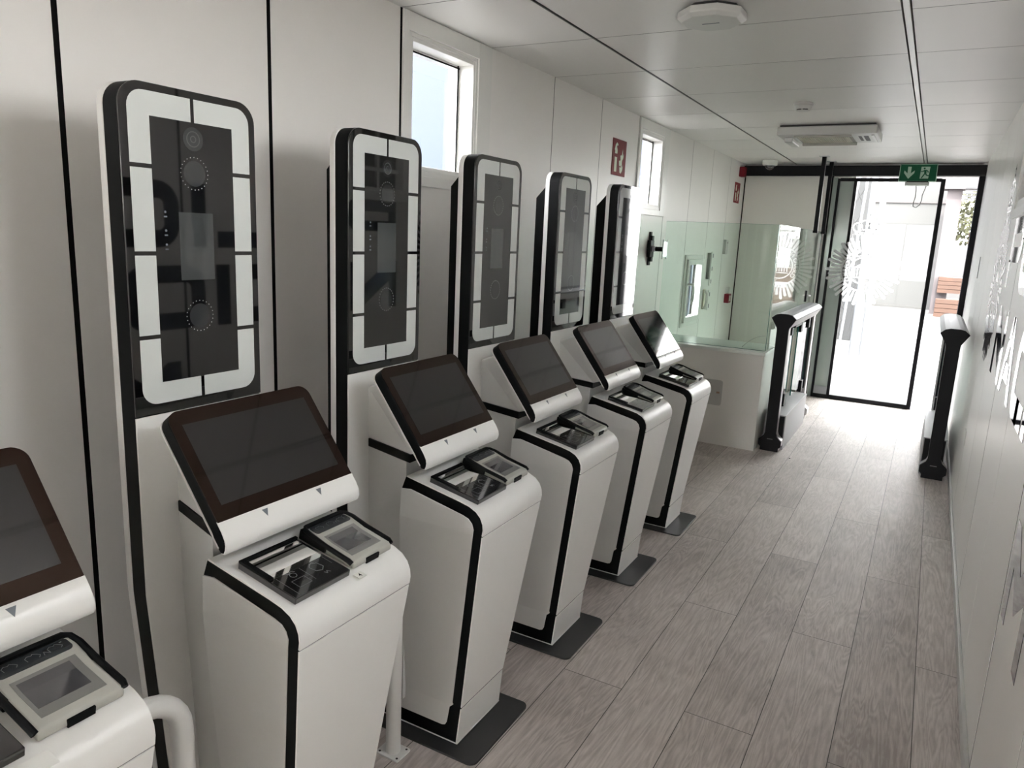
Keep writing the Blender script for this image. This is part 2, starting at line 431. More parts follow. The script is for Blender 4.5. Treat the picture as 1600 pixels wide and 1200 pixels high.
# windows ------------------------------------------------------------
def window(name, n, side):
    """framed window; side 'L' in the left wall, 'R' in the right wall"""
    sx = 1 if side == 'L' else -1; x0 = 0 if side == 'L' else W
    y0, y1 = n * P + .004, (n + 1) * P - .004
    a, b, c, d = wh(n)
    bm = BM()
    def fr(u0, u1, v0, v1, t0, t1):   # rectangle ring pieces are given one by one; t = depth into the room (+) / wall (-)
        xa, xb = sorted((x0 + sx * t0, x0 + sx * t1)); box(bm, xa, xb, u0, u1, v0, v1)
    def ringf(U0, U1, V0, V1, u0, u1, v0, v1, t0, t1):
        fr(U0, u0, V0, V1, t0, t1); fr(u1, U1, V0, V1, t0, t1); fr(u0, u1, V0, v0, t0, t1); fr(u0, u1, v1, V1, t0, t1)
    ringf(y0, y1, 1.82, 2.497, a - .03, b + .03, c - .035, d + .03, 0, .012)      # flat architrave
    ringf(a - .03, b + .03, c - .035, d + .03, a - .012, b + .012, c - .015, d + .012, 0, .006)
    ringf(a - .03, b + .03, c - .03, d + .03, a + .004, b - .004, c + .004, d - .004, -.078, .003)               # sash
    ringf(a - .03, b + .03, c - .03, d + .03, a + .012, b - .016, c + .012, d - .014, -.13, -.078)
    o = struct(link(name, bm, PVC, bevel=.002))
    bm = BM(); xa, xb = sorted((x0 - sx * .085, x0 - sx * .079)); box(bm, xa, xb, a, b, c, d)
    link('pane', bm, GLASSW, o)
    bm = BM(); xa, xb = sorted((x0 - sx * .078, x0 - sx * .074)); 
    box(bm, xa, xb, a + .008, a + .014, c, d); box(bm, xa, xb, b - .018, b - .012, c, d); box(bm, xa, xb, a, b, d - .018, d - .012)
    link('gasket', bm, GAP, o)
    return o
window('window_1', 5, 'L'); window('window_2', 9, 'L'); window('added_window_3', 1, 'L'); window('added_window_4', -1, 'L'); window('added_window_6', -5, 'L')  # last three are unseen, added to light the near end
wr = window('window_5', 7, 'R'); window('added_window_8', -2, 'R'); window('added_window_10', -5, 'R')  # last two are unseen, added for daylight at the near end
bm = BM()
for (u0, u1, v0, v1) in ((light_opening[0], light_opening[1], light_opening[2], light_opening[2] + .05), (light_opening[0], light_opening[1], light_opening[3] - .05, light_opening[3]), (light_opening[0], light_opening[0] + .05, light_opening[2], light_opening[3]), (light_opening[1] - .05, light_opening[1], light_opening[2], light_opening[3]), ((light_opening[0] + light_opening[1]) / 2 - .03, (light_opening[0] + light_opening[1]) / 2 + .03, light_opening[2], light_opening[3])): box(bm, W - .01, W + .08, u0, u1, v0, v1)
w7 = struct(link('added_window_7', bm, PVC, bevel=.003))  # frame of the added light opening
bm = BM(); box(bm, W + .04, W + .046, light_opening[0], light_opening[1], light_opening[2], light_opening[3]); link('pane', bm, GLASSW, w7)
bm = BM(); box(bm, W + .072, W + .078, wh(7)[0], wh(7)[1], 1.9, 2.39); link('plastic_film', bm, FILM, wr)
bm = BM(); box(bm, W + .050, W + .070, wh(7)[0], wh(7)[1], 2.02, 2.045); box(bm, W + .050, W + .070, 5.125, 5.15, 1.9, 2.39); link('glazing_bar', bm, PVC, wr)

# small opening window behind the counter
a, b, c, d = small
bm = BM()
for (u0, u1, v0, v1) in ((a - .04, a, c - .04, d + .04), (b, b + .04, c - .04, d + .04), (a, b, c - .04, c), (a, b, d, d + .04)): box(bm, -.06, .012, u0, u1, v0, v1)
wi = struct(link('window_9', bm, PVC, bevel=.003))
bm = BM()
for (u0, u1, v0, v1) in ((a, a + .05, c, d), (b - .05, b, c, d), (a + .05, b - .05, c, c + .05), (a + .05, b - .05, d - .05, d)): box(bm, -.03, .03, u0, u1, v0, v1)
link('sash', bm, PVC, wi, bevel=.003)
bm = BM(); box(bm, -.012, -.006, a + .05, b - .05, c + .05, d - .05); link('pane', bm, GLASSW, wi)
bm = BM(); box(bm, -.02, .0, a + .19, a + .21, c + .05, d - .05); box(bm, .0, .012, a + .05, a + .10, d - .11, d - .03); box(bm, .0, .012, a + .05, a + .10, c + .03, c + .11); link('roller_guide', bm, DARK, wi)
bm = BM(); tube(bm, [(.03, a + .025, c + .36), (.075, a + .03, c + .36), (.085, a + .035, c + .33), (.085, a + .035, c + .22), (.07, a + .035, c + .18)], .011); link('window_handle', bm, PVC, wi, smooth=True)

# ================================================================== SLIDING DOOR (far end)
bm = BM(); box(bm, .0, W, YE - .09, YE + .01, 2.376, 2.478); struct(link('trim_4', bm, BLK, bevel=.003))     # operator housing
bm = BM(); box(bm, W - .05, W, YE - .05, YE + .08, 0, 2.376); struct(link('trim_5', bm, BLK, bevel=.002))
dr = BM(); box(dr, .975, 1.0, YE - .055, YE - .015, 0, 2.35); box(dr, 1.0, 1.93, YE - .055, YE - .015, 2.322, 2.355)
box(dr, 1.0, 1.93, YE - .055, YE - .015, 0, .045); box(dr, 1.925, 1.965, YE - .055, YE - .015, 0, 2.35)
box(dr, 1.135, 1.165, YE - .055, YE - .015, .0, 2.35)
door = struct(link('door_1', dr, BLK, bevel=.002))
bm = BM(); box(bm, 1.165, 1.925, YE - .038, YE - .030, .045, 2.322); link('door_glass', bm, GLASSD, door)
bm = BM(); box(bm, 1.0, 1.135, YE - .038, YE - .030, .045, 2.322); link('side_glass', bm, GDARK, door)
bm = BM(); box(bm, .93, .975, YE - .04, YE + .0, 0, 2.36); box(bm, .90, .93, YE - .02, YE + .0, 0, 2.376, 1); link('fixed_light', bm, [GDARK, BLK], door)
bm = BM(); box(bm, 1.0, 1.135, YE - .06, YE - .056, .045, .13); link('kick_strip', bm, SILV, door)
bm = BM(); box(bm, 1.14, W - .05, YE - .02, YE + .06, -.001, .006); struct(link('trim_6', bm, STEEL))

def crest(bm, fn, r, mirror=1, z=0):
    """round station crest: spiky burst, double ring with lettering, columns, crown of loops"""
    def poly(pts): 
        try: bm.faces.new([bm.verts.new(fn(mirror * u, v)) for u, v in pts])
        except ValueError: pass
    def ann(cu, cv, r0, r1, n=56, a0=0., a1=2 * pi):
        for i in range(n):
            t0 = a0 + (a1 - a0) * i / n; t1 = a0 + (a1 - a0) * (i + 1) / n
            poly([(cu + r0 * cos(t0), cv + r0 * sin(t0)), (cu + r1 * cos(t0), cv + r1 * sin(t0)), (cu + r1 * cos(t1), cv + r1 * sin(t1)), (cu + r0 * cos(t1), cv + r0 * sin(t1))])
    nr = 44
    for i in range(nr):
        t = 2 * pi * i / nr; L = r * (1.0 if i % 2 == 0 else .93); wd = .045 * r
        if i % 4 == 1: L = r * .87
        c, s = cos(t), sin(t)
        poly([(.60 * r * c - wd * .55 * s, .60 * r * s + wd * .55 * c), (.60 * r * c + wd * .55 * s, .60 * r * s - wd * .55 * c),
              (L * c + wd * s, L * s - wd * c), (L * c * 1.03, L * s * 1.03), (L * c - wd * s, L * s + wd * c)])
    ann(0, 0, .565 * r, .61 * r); ann(0, 0, .36 * r, .395 * r)
    txt = 'CUERPO NACIONAL DE POLICÍA '
    for i, ch in enumerate(txt):
        if ch == ' ': continue
        t = radians(215) - radians(290) * i / (len(txt) - 2); c, s = cos(t), sin(t)
        vs, fs = text_mesh(ch, .17 * r, .006 * r)
        V = [bm.verts.new(fn(mirror * (.48 * r * c + v.x * s + v.y * c), .48 * r * s - v.x * c + v.y * s)) for v in vs]
        for f in fs:
            try: bm.faces.new([V[k] for k in f])
            except ValueError: pass
    for k in range(-3, 4):     # columns and plinth of the little temple
        poly([(k * .075 * r - .018 * r, -.17 * r), (k * .075 * r + .018 * r, -.17 * r), (k * .075 * r + .018 * r, .06 * r), (k * .075 * r - .018 * r, .06 * r)])
    poly([(-.27 * r, -.22 * r), (.27 * r, -.22 * r), (.27 * r, -.19 * r), (-.27 * r, -.19 * r)])
    poly([(-.27 * r, .08 * r), (.27 * r, .08 * r), (0, .25 * r)])
    # crown
    poly([(-.34 * r, 1.02 * r), (.34 * r, 1.02 * r), (.36 * r, 1.10 * r), (-.36 * r, 1.10 * r)])
    for k, (cu, cv, rr) in enumerate(((-.30, 1.24, .14), (-.12, 1.30, .15), (.12, 1.30, .15), (.30, 1.24, .14), (0, 1.28, .09))):
        ann(cu * r, cv * r, (rr - .035) * r, rr * r, 20)
    for k in range(-2, 3): ann(k * .13 * r, 1.06 * r, 0.001, .022 * r, 8)
    ann(0, 1.48 * r, .025 * r, .06 * r, 16)
    poly([(-.015 * r, 1.52 * r), (.015 * r, 1.52 * r), (.015 * r, 1.66 * r), (-.015 * r, 1.66 * r)])
    poly([(-.05 * r, 1.58 * r), (.05 * r, 1.58 * r), (.05 * r, 1.61 * r), (-.05 * r, 1.61 * r)])

bm = BM(); crest(bm, lambda u, v: (1.335 + u, YE - .0585, 1.41 + v), .36)
link('door_crest', bm, VWHITE, door)
bm = BM(); crest(bm, lambda u, v: (W - .0012, 5.84 - u, 1.46 + v), .40)
tag(link('wall_crest', bm, NAVY), 'tall glossy dark crest decal with spiky burst on the right wall beside the lettering', 'wall decal')

# ================================================================== WALL LETTERING (right wall)
def letter_polys(ch, w, h, s):
    """strokes of width s inside a w x h box"""
    if ch == 'I': return [[(0, 0), (s, 0), (s, h), (0, h)]]
    if ch == 'L': return [[(0, 0), (s, 0), (s, h), (0, h)], [(s, 0), (w, 0), (w, s), (s, s)]]
    if ch == 'N': return [[(0, 0), (s, 0), (s, h), (0, h)], [(w - s, 0), (w, 0), (w, h), (w - s, h)], [(s, h), (s, h - 1.6 * s), (w - s, 0), (w - s, 1.6 * s)]]
    if ch == 'M': return [[(0, 0), (s, 0), (s, h), (0, h)], [(w - s, 0), (w, 0), (w, h), (w - s, h)], [(s, h), (s, h - 1.6 * s), (w / 2, h * .3), (w / 2, h * .3 + 1.5 * s)], [(w - s, h), (w / 2, h * .3 + 1.5 * s), (w / 2, h * .3), (w - s, h - 1.6 * s)]]
    if ch == 'A': return [[(0, 0), (s * 1.1, 0), (w / 2 + s * .1, h - s), (w / 2 + s * .3, h), (w / 2 - s * .55, h)], [(w, 0), (w - s * 1.1, 0), (w / 2 - s * .1, h - s), (w / 2 - s * .3, h), (w / 2 + s * .55, h)], [(w * .24, h * .2), (w * .76, h * .2), (w * .68, h * .2 + s * .85), (w * .32, h * .2 + s * .85)]]
    return None

def letter(ch, y_left, wid, z0, h, parent, s=.088, accent=False):
    """letter read from inside the room: u grows towards lower Y"""
    bm = BM(); x0, x1 = W - .0014, W + .0005
    def pr(pts): prism(bm, [(y_left - u, z0 + v) for u, v in pts], x0, x1, 'x')
    pl = letter_polys(ch, wid, h, s)
    if pl:
        for q in pl: pr(q)
    else:
        r = .12
        def arcs(u0, u1, v0, v1, seq):
            """thick open path with rounded corners"""
            outer = []; inner = []
            return
        out = rrect(0, wid, 0, h, r, 6); inn = rrect(s, wid - s, s, h - s, max(.02, r - s), 6)
        if ch == 'O':
            n = len(out)
            for i in range(n): pr([out[i], out[(i + 1) % n], inn[(i + 1) % n], inn[i]])
        if ch == 'C':
            n = len(out)
            for i in range(n):
                a, b_, c, d_ = out[i], out[(i + 1) % n], inn[(i + 1) % n], inn[i]
                if min(a[0], b_[0]) > wid * .55: continue
                pr([a, b_, c, d_])
            pr([(wid * .5, 0), (wid, 0), (wid, s), (wid * .5, s)]); pr([(wid * .5, h), (wid, h), (wid, h - s), (wid * .5, h - s)])
        if ch == 'P':
            out = rrect(0, wid, h * .36, h, .11, 6, (0, 1, 1, 0)); inn = rrect(s, wid - s, h * .36 + s * .8, h - s * .9, .03, 6, (0, 1, 1, 0))
            n = len(out)
            for i in range(n): pr([out[i], out[(i + 1) % n], inn[(i + 1) % n], inn[i]])
            pr([(0, 0), (s, 0), (s, h * .36 + .01), (0, h * .36 + .01)])
    if accent: pr([(0, h + .02), (s * .8, h + .02), (s * 1.3, h + .08), (s * .5, h + .08)])
    return link('letter', bm, NAVY, parent)

t1 = thing('wall_lettering', 'upper row of large glossy dark letters reading POLICÍA on the right wall', 'wall lettering', (0, 0, 0))
for ch, yl, wd, ac in (('P', 5.28, .54, 0), ('O', 4.66, .54, 0), ('L', 4.05, .39, 0), ('I', 3.59, .09, 0), ('C', 3.43, .45, 0), ('I', 2.90, .09, 1), ('A', 2.74, .5, 0)):
    letter(ch, yl, wd, 1.49, .33, t1, accent=ac)
t2 = thing('wall_lettering', 'lower row of large glossy dark letters reading NACIONAL on the right wall', 'wall lettering', (0, 0, 0))
for ch, yl, wd in (('N', 5.29, .50), ('A', 4.74, .50), ('C', 4.18, .41), ('I', 3.73, .08), ('O', 3.57, .47), ('N', 3.04, .46), ('A', 2.52, .48)):
    letter(ch, yl, wd, 1.07, .33, t2)
t3 = thing('wall_lettering', 'single glossy dark letter below the two long rows on the right wall', 'wall lettering', (0, 0, 0))
letter('M', 3.40, .42, .60, .30, t3, s=.075)

# ================================================================== KIOSK
KG = 'passport kiosks standing in a row along the left wall'
def hw(z):
    if z <= .143: return .135 + (.131 - .135) * z / .143
    if z <= .769: return .131 + (.184 - .131) * (z - .143) / .626
    return .184
OUT = [(.668, .903), (.86, .8655), (.895, .857), (.920, .845), (.936, .829), (.945, .809), (.947, .790), (.944, .769), (.858, .143), (.846, .013)]
def offs(pts, d):
    """inward offset of an open polyline (to the left-hand/inside, towards lower x)"""
    res = []
    for i, p in enumerate(pts):
        a = Vector(pts[max(i - 1, 0)]); b = Vector(pts[min(i + 1, len(pts) - 1)]); t = (b - a).normalized()
        n = Vector((t.y, -t.x))       # pointing down/left for the clockwise outline
        res.append((p[0] + n.x * d, p[1] + n.y * d))
    return res
def warp(bm, extra=0.0):
    for v in bm.verts:
        v.co.y = v.co.y * (hw(v.co.z) + extra)
def cut(bm, zs=(.143, .769)):
    for z in zs:
        bmesh.ops.bisect_plane(bm, geom=bm.verts[:] + bm.edges[:] + bm.faces[:], plane_co=(0, 0, z), plane_no=(0, 0, 1))

def strip(bm, pts, th, e):
    """shell along polyline pts, thickness th inward, y = +-hw(z)+e"""
    ins = offs(pts, th)
    rows = [[bm.verts.new((q[0], s * (hw(p[1]) + e), q[1])) for (q, s) in ((p, -1), (p, 1), (i, 1), (i, -1))] for p, i in zip(pts, ins)]
    for k in range(len(rows) - 1):
        for j in range(4): bm.faces.new((rows[k][j], rows[k][(j + 1) % 4], rows[k + 1][(j + 1) % 4], rows[k + 1][j]))
    bm.faces.new(rows[0]); bm.faces.new(rows[-1][::-1])

# monitor frame
Pb = Vector((.733, 0, 1.010)); Pt = Vector((.571, 0, 1.224)); UP = (Pt - Pb).normalized(); NO = Vector((UP.z, 0, -UP.x)).normalized(); ML = (Pt - Pb).length
def mon(u, y, n): q = Pb + UP * u + NO * n; return (q.x, y, q.z)
# pedestal top frame
TO = Vector((.668, 0, .903)); TD = Vector((.981, 0, -.196)).normalized(); TN = Vector((.196, 0, .981)).normalized()
def top(u, y, n): q = TO + TD * u + TN * n; return (q.x, y, q.z)

def box_f(bm, f, u0, u1, y0, y1, n0, n1):
    v = [bm.verts.new(f(u, y, n)) for n in (n0, n1) for (u, y) in ((u0, y0), (u1, y0), (u1, y1), (u0, y1))]
    for q in ((3, 2, 1, 0), (4, 5, 6, 7), (0, 1, 5, 4), (1, 2, 6, 5), (2, 3, 7, 6), (3, 0, 4, 7)): bm.faces.new([v[i] for i in q])
def prism_f(bm, f, pts, n0, n1):
    A = [bm.verts.new(f(u, y, n0)) for u, y in pts]; B = [bm.verts.new(f(u, y, n1)) for u, y in pts]; n = len(pts)
    bm.faces.new(A); bm.faces.new(B[::-1])
    for i in range(n): bm.faces.new((A[i], B[i], B[(i + 1) % n], A[(i + 1) % n]))
def line_f(bm, f, pts, wd, n0, closed=False):
    pts = list(pts) + ([pts[0]] if closed else [])
    for a, b in zip(pts[:-1], pts[1:]):
        d = Vector(b) - Vector(a)
        if d.length < 1e-6: continue
        d.normalize(); q = Vector((-d.y, d.x)) * wd / 2
        bm.faces.new([bm.verts.new(f(x, y, n0)) for x, y in ((a[0] + q.x, a[1] + q.y), (a[0] - q.x, a[1] - q.y), (b[0] - q.x, b[1] - q.y), (b[0] + q.x, b[1] + q.y))])

def make_kiosk():
    t = thing('passport_kiosk', '', 'kiosk', (0, 0, 0), KG)
    # floor plate
    bm = BM(); prism(bm, rrect(.22, .942, -.186, .186, .028), 0, .008, 'z'); link('base_plate', bm, KD, t, bevel=.0015)
    # pedestal core, black: shows as the band between the white shells
    bm = BM()
    prof = offs(OUT, .003)[:-1] + [(.842, .016), (.40, .016), (.40, .106), (.628, .106), (.648, .86), (.662, .897)]
    prism(bm, prof, -1, 1, 'y'); cut(bm); warp(bm, -.0005)
    link('side_trim', bm, KB, t)
    # white shells over top, front and bottom
    i7 = 7
    bm = BM(); strip(bm, OUT[:i7] + [(.9441, .7715)], .0045, .0015); link('pedestal_top', bm, KW, t, smooth=True)
    bm = BM(); strip(bm, [(.9433, .7675), (.8588, .1475)], .0045, .0015); link('front_panel', bm, KW, t, bevel=.001)
    bm = BM(); strip(bm, [(.8576, .1405), (.846, .013)], .0045, .0015)
    strip(bm, [(.848, .0125), (.40, .0125)], .003, .0015); link('lower_panel', bm, KW, t, bevel=.001)
    # pale side panels, both sides
    inner = [(.683, .862), (.872, .822), (.892, .815), (.905, .802), (.911, .785), (.909, .768), (.823, .155), (.826, .148), (.818, .140), (.812, .135), (.804, .078), (.798, .066), (.786, .062), (.402, .062), (.402, .1065), (.629, .1065), (.634, .64), (.645, .858)]
    for s in (-1, 1):
        bm = BM()
        A = prism(bm, inner, .0, 1.0, 'y')
        cut(bm)
        for v in bm.verts:
            v.co.y = s * (hw(v.co.z) - .004 if v.co.y < .5 else hw(v.co.z) + .0022)
        link('side_panel', bm, KP, t, bevel=.0015)
    # column between tower and pedestal
    bm = BM()
    def plan(z0, z1, inset, xf=.652):
        q = [(.425, -(.083 - inset)), (xf, -(.150 - inset)), (xf, (.150 - inset)), (.425, (.083 - inset))]
        prism(bm, q, z0, z1, 'z')
    plan(.105, .93, .002, .636); link('column', bm, KP, t)
    bm = BM(); plan(.93, .956, 0, .650); link('neck_band', bm, KB, t)
    # white neck wedge carrying the monitor
    bm = BM()
    a = [(.428, .956), (.648, .956), (.700, .975), (.5455, 1.175), (.428, 1.13)]
    hwid = [.082, .148, .165, .165, .084]
    A = [bm.verts.new((x, -h, z)) for (x, z), h in zip(a, hwid)]; B = [bm.verts.new((x, h, z)) for (x, z), h in zip(a, hwid)]
    for q in ((0, 1, 4), (1, 2, 3), (1, 3, 4)): bm.faces.new([A[i] for i in q]); bm.faces.new([B[i] for i in q][::-1])
    for i in range(5): bm.faces.new((A[i], A[(i + 1) % 5], B[(i + 1) % 5], B[i]))
    link('neck', bm, KW, t, bevel=.006)
    # ---- tower
    def shift(z): return .115 * (.74 - z) if z < .74 else 0.0
    def slab(x0, x1, hwid, z0, z1, r, m, name, parent, bev=.0, top_r=True):
        bm = BM(); o = rrect(-hwid, hwid, z0, z1, r, 9, (0, 0, 1, 1)) if top_r else [(-hwid, z0), (hwid, z0), (hwid, z1), (-hwid, z1)]
        prism(bm, o, x0, x1, 'x')
        if z0 < .7: cut(bm, (.74,))
        for v in bm.verts: v.co.x += shift(v.co.z)
        return link(name, bm, m, parent, bevel=bev, smooth=True)
    slab(.358, .3795, .1835, .008, 1.930, .052, KW, 'tower_back_shell', t, .002)
    slab(.3795, .4265, .182, .008, 1.929, .052, KB, 'tower_side_band', t)
    slab(.4265, .431, .182, .008, 1.183, .05, KW, 'tower_lower_panel', t, .001, top_r=False)
    g = slab(.4265, .4318, .182, 1.186, 1.929, .052, TGL, 'tower_glass', t, .0012)
    xg = .4318
    # light diffusers
    zc = (1.752, 1.560, 1.369); zo0, zo1, yo, yi, zi0, zi1, gp = 1.210, 1.912, .1625, .1105, 1.260, 1.860, .0048
    def plate(pts, m, name, parent, th=.0006, x=xg):
        bm = BM(); prism(bm, pts, x, x + th, 'x'); return link(name, bm, m, parent)
    for s in (-1, 1):
        for (z0, z1) in ((zc[1] + gp, zc[0] - gp), (zc[2] + gp, zc[1] - gp)):
            plate([(s * yi, z0), (s * yo, z0), (s * yo, z1), (s * yi, z1)], TWH, 'light_panel', g)
        cor = []
        for i in range(8):
            an = radians(90 * i / 7); cor.append((s * (yo - .038 + .038 * sin(an)), zo1 - .038 + .038 * cos(an)))
        plate([(s * gp, zi1), (s * gp, zo1)] + cor + [(s * yo, zc[0] + gp), (s * yi, zc[0] + gp), (s * yi, zi1)], TWH, 'light_panel', g)
        cor = [(y, zo0 + zo1 - z) for y, z in cor]
        plate([(s * gp, zi0), (s * gp, zo0)] + cor + [(s * yo, zc[2] - gp), (s * yi, zc[2] - gp), (s * yi, zi0)], TWH, 'light_panel', g)
    plate([(-yi, zi0), (yi, zi0), (yi, zi1), (-yi, zi1)], TCT, 'camera_panel', g, .0004)
    x2 = xg + .0004
    plate(circle(0, 1.823, .027), TRG, 'camera_lens', g, .0003, x2)
    bm = BM(); ring(bm, 0, 1.823, .016, .018, x2 + .0003, x2 + .0005); ring(bm, 0, 1.823, .006, .008, x2 + .0003, x2 + .0005); link('lens_ring', bm, mat('lens_grey', (.09, .095, .095), .1) if 'lens_grey' not in bpy.data.materials else bpy.data.materials['lens_grey'], g)
    for zc_ in (1.745, 1.410):
        plate(circle(0, zc_, .0295), TRG, 'scanner_disc', g, .0003, x2)
        bm = BM()
        for i in range(24):
            a_ = 2 * pi * i / 24; prism(bm, circle(.037 * cos(a_), zc_ + .037 * sin(a_), .0011, 6), x2, x2 + .0004, 'x')
        link('dot_ring', bm, DOT, g)
    plate([(-.047, 1.497), (.047, 1.497), (.047, 1.655), (-.047, 1.655)], TSC, 'small_display', g, .0003, x2)
    bm = BM()
    for z in (1.654, 1.612, 1.580): prism(bm, circle(-.082, z, .0028, 8), x2, x2 + .0003, 'x'); prism(bm, [(-.086, z - .012), (-.078, z - .012), (-.078, z - .009), (-.086, z - .009)], x2, x2 + .0003, 'x')
    link('status_marks', bm, MARK, g)
    # rear box of the tower
    bm = BM(); prism(bm, [(.268, .008), (.359, .008), (.359, 1.885), (.335, 1.885), (.268, 1.812)], -.1, .1, 'y'); link('tower_rear_box', bm, KB, t, bevel=.002)
    # ---- monitor
    m_ = BM()
    # body: black, rounded top corners, front plane n=0, back n=-.035
    pts = rrect(-.028, ML, -.2075, .2075, .03, 7, (0, 1, 1, 0))
    prism_f(m_, mon, pts, -.0345, -.0015)
    mo = link('monitor', m_, KB, t, bevel=.0035, smooth=True)
    bm = BM(); prism_f(bm, mon, rrect(-.045, ML + .0008, -.2085, .2085, .031, 7, (0, 1, 1, 0)), -.0375, -.0345); link('back_cover', bm, KW, mo)
    bm = BM(); prism_f(bm, mon, rrect(.0005, ML, -.2075, .2075, .03, 7, (0, 1, 1, 0)), -.0015, 0); link('bezel', bm, BEZEL, mo)
    u0 = (Vector((.711, 0, 1.037)) - Pb).dot(UP); u1 = (Vector((.583, 0, 1.190)) - Pb).dot(UP)
    bm = BM(); prism_f(bm, mon, [(u0, -.181), (u1, -.181), (u1, .181), (u0, .181)], 0, .0004); link('display', bm, DISP, mo)
    # chin: black side core and white front shell
    fp = [(.733, 1.010), (.7475, .9905), (.7565, .974), (.7585, .962), (.7565, .951), (.752, .943), (.744, .9425)]
    core = [(.7315, 1.008)] + [(x - .004, z + .001) for x, z in fp[1:]] + [(.736, .945), (.727, .955), (.7195, .968), (.712, .985), (.715, 1.0)]
    bm = BM(); prism(bm, core, -.2072, .2072, 'y'); link('chin_core', bm, KB, mo, smooth=True)
    sh = BM()
    ins = [(x - .0045, z + .0012) for x, z in fp]
    rows = [[sh.verts.new((q[0], s * .2085, q[1])) for (q, s) in ((p, -1), (p, 1), (i, 1), (i, -1))] for p, i in zip(fp, ins)]
    for k in range(len(rows) - 1):
        for j in range(4): sh.faces.new((rows[k][j], rows[k][(j + 1) % 4], rows[k + 1][(j + 1) % 4], rows[k + 1][j]))
    sh.faces.new(rows[0]); sh.faces.new(rows[-1][::-1])
    link('chin_cover', sh, KW, mo, smooth=True, angle=50)
    bm = BM()
    def chin(u, y, n): return (.733 + .0145 * u + n * .8, y, 1.010 - .0195 * u + n * .6)
    for yc in (-.085, .083):
        bm.faces.new([bm.verts.new(chin(u, y, .0006)) for u, y in ((.25, yc - .0085), (.25, yc + .0085), (1.0, yc))])
    link('arrow_mark', bm, MARK, mo)
    # ---- document scanner
    bm = BM(); box_f(bm, top, .069, .246, -.163, .004, 0, .016); ds = link('document_scanner', bm, SCB, t, bevel=.0015)
    bm = BM(); box_f(bm, top, .078, .166, -.149, -.004, .0160, .0164); link('scanner_window', bm, SCG, ds)
    bm = BM()
    for q in ((.069, .077, -.163, .004), (.077, .165, -.163, -.150)): box_f(bm, top, q[0], q[1], q[2], q[3], .0158, .0205)
    link('raised_rim', bm, KB, ds)
    bm = BM(); nn = .0163
    line_f(bm, top, [(.196, -.128), (.196, -.092), (.222, -.092), (.222, -.128)], .0009, nn, True)
    line_f(bm, top, circle(.180, -.108, .008, 14), .0014, nn, True); line_f(bm, top, [(.166, -.122), (.172, -.114), (.166, -.104), (.172, -.096)], .0018, nn)
    line_f(bm, top, [(.168, -.080), (.222, -.080)], .0008, nn)
    line_f(bm, top, [(.172, -.052), (.178, -.036), (.196, -.032), (.206, -.044), (.200, -.058), (.182, -.062)], .0016, nn, True); line_f(bm, top, [(.176, -.055), (.170, -.044), (.178, -.040)], .0018, nn)
    line_f(bm, top, [(.214, -.048), (.222, -.044), (.214, -.040), (.222, -.034)], .0018, nn)
    line_f(bm, top, [(.168, -.146), (.238, -.146)], .0008, nn); line_f(bm, top, [(.168, -.008), (.2, -.008)], .0008, nn)
    link('scanner_icons', bm, LINE, ds)
    # ---- fingerprint reader
    bm = BM()
    def fpt(u, y, n): return top(u, y, n)
    prof = [(.070, 0), (.238, 0), (.236, .014), (.228, .020), (.150, .0235), (.100, .031), (.074, .031)]
    prr = [bm.verts.new(fpt(u, .026, n)) for u, n in prof]; prl = [bm.verts.new(fpt(u, .166, n)) for u, n in prof]; k = len(prof)
    bm.faces.new(prr); bm.faces.new(prl[::-1])
    for i in range(k): bm.faces.new((prr[i], prl[i], prl[(i + 1) % k], prr[(i + 1) % k]))
    fr = link('fingerprint_reader', bm, FPW, t, bevel=.006, seg=3, smooth=True)
    bm = BM()     # black bumper round the back and both sides
    pth = [(.232, .0245, .015), (.222, .0225, .0200), (.190, .0225, .0215), (.150, .0225, .0235), (.100, .0225, .030), (.078, .026, .031), (.068, .036, .031), (.067, .096, .031), (.068, .156, .031), (.078, .166, .031), (.100, .1695, .030), (.150, .1695, .0235), (.190, .1695, .0215), (.222, .1695, .0200), (.232, .1675, .015)]
    tube(bm, [fpt(*q) for q in pth], .0062, 8); link('bumper', bm, KB, fr, smooth=True)
    bm = BM(); box_f(bm, fpt, .064, .150, .021, .030, .004, .026); box_f(bm, fpt, .064, .150, .162, .171, .004, .026); box_f(bm, fpt, .062, .071, .024, .168, .004, .028); link('bumper_skirt', bm, KB, fr, bevel=.002)
    def fps(u, y, n):     # follows the reader's upper surface
        if u < .100: h = .031
        elif u < .150: h = .031 + (.0235 - .031) * (u - .1) / .05
        else: h = .0235 + (.020 - .0235) * (u - .15) / .078
        return top(u, y, h + n)
    bm = BM(); prism_f(bm, fps, rrect(.077, .108, .036, .156, .008, 4), .0002, .0010)
    ip = link('icon_panel', bm, mat('reader_icon_panel', (.018, .022, .026), .25) if 'reader_icon_panel' not in bpy.data.materials else bpy.data.materials['reader_icon_panel'], fr)
    bm = BM()
    for yc in (.060, .096, .132):
        line_f(bm, fps, [(.097, yc - .010), (.088, yc - .011), (.084, yc - .006), (.086, yc), (.083, yc + .003), (.087, yc + .008), (.092, yc + .012), (.097, yc + .008)], .0009, .0010)
    line_f(bm, fps, [(.098, .112), (.090, .114), (.098, .122)], .0008, .001); line_f(bm, fps, [(.0835, .143), (.0835, .147)], .002, .001)
    link('hand_icons', bm, LINE, fr)
    bm = BM(); prism_f(bm, fps, [(.122, .044), (.150, .044), (.214, .044), (.214, .148), (.150, .148), (.122, .148)], .0002, .0008); link('platen_frame', bm, mat('platen_grey', (.2, .2, .19), .3) if 'platen_grey' not in bpy.data.materials else bpy.data.materials['platen_grey'], fr)
    bm = BM(); prism_f(bm, fps, [(.130, .050), (.150, .050), (.194, .050), (.194, .134), (.150, .134), (.130, .134)], .0008, .0013); link('platen', bm, FPG, fr)
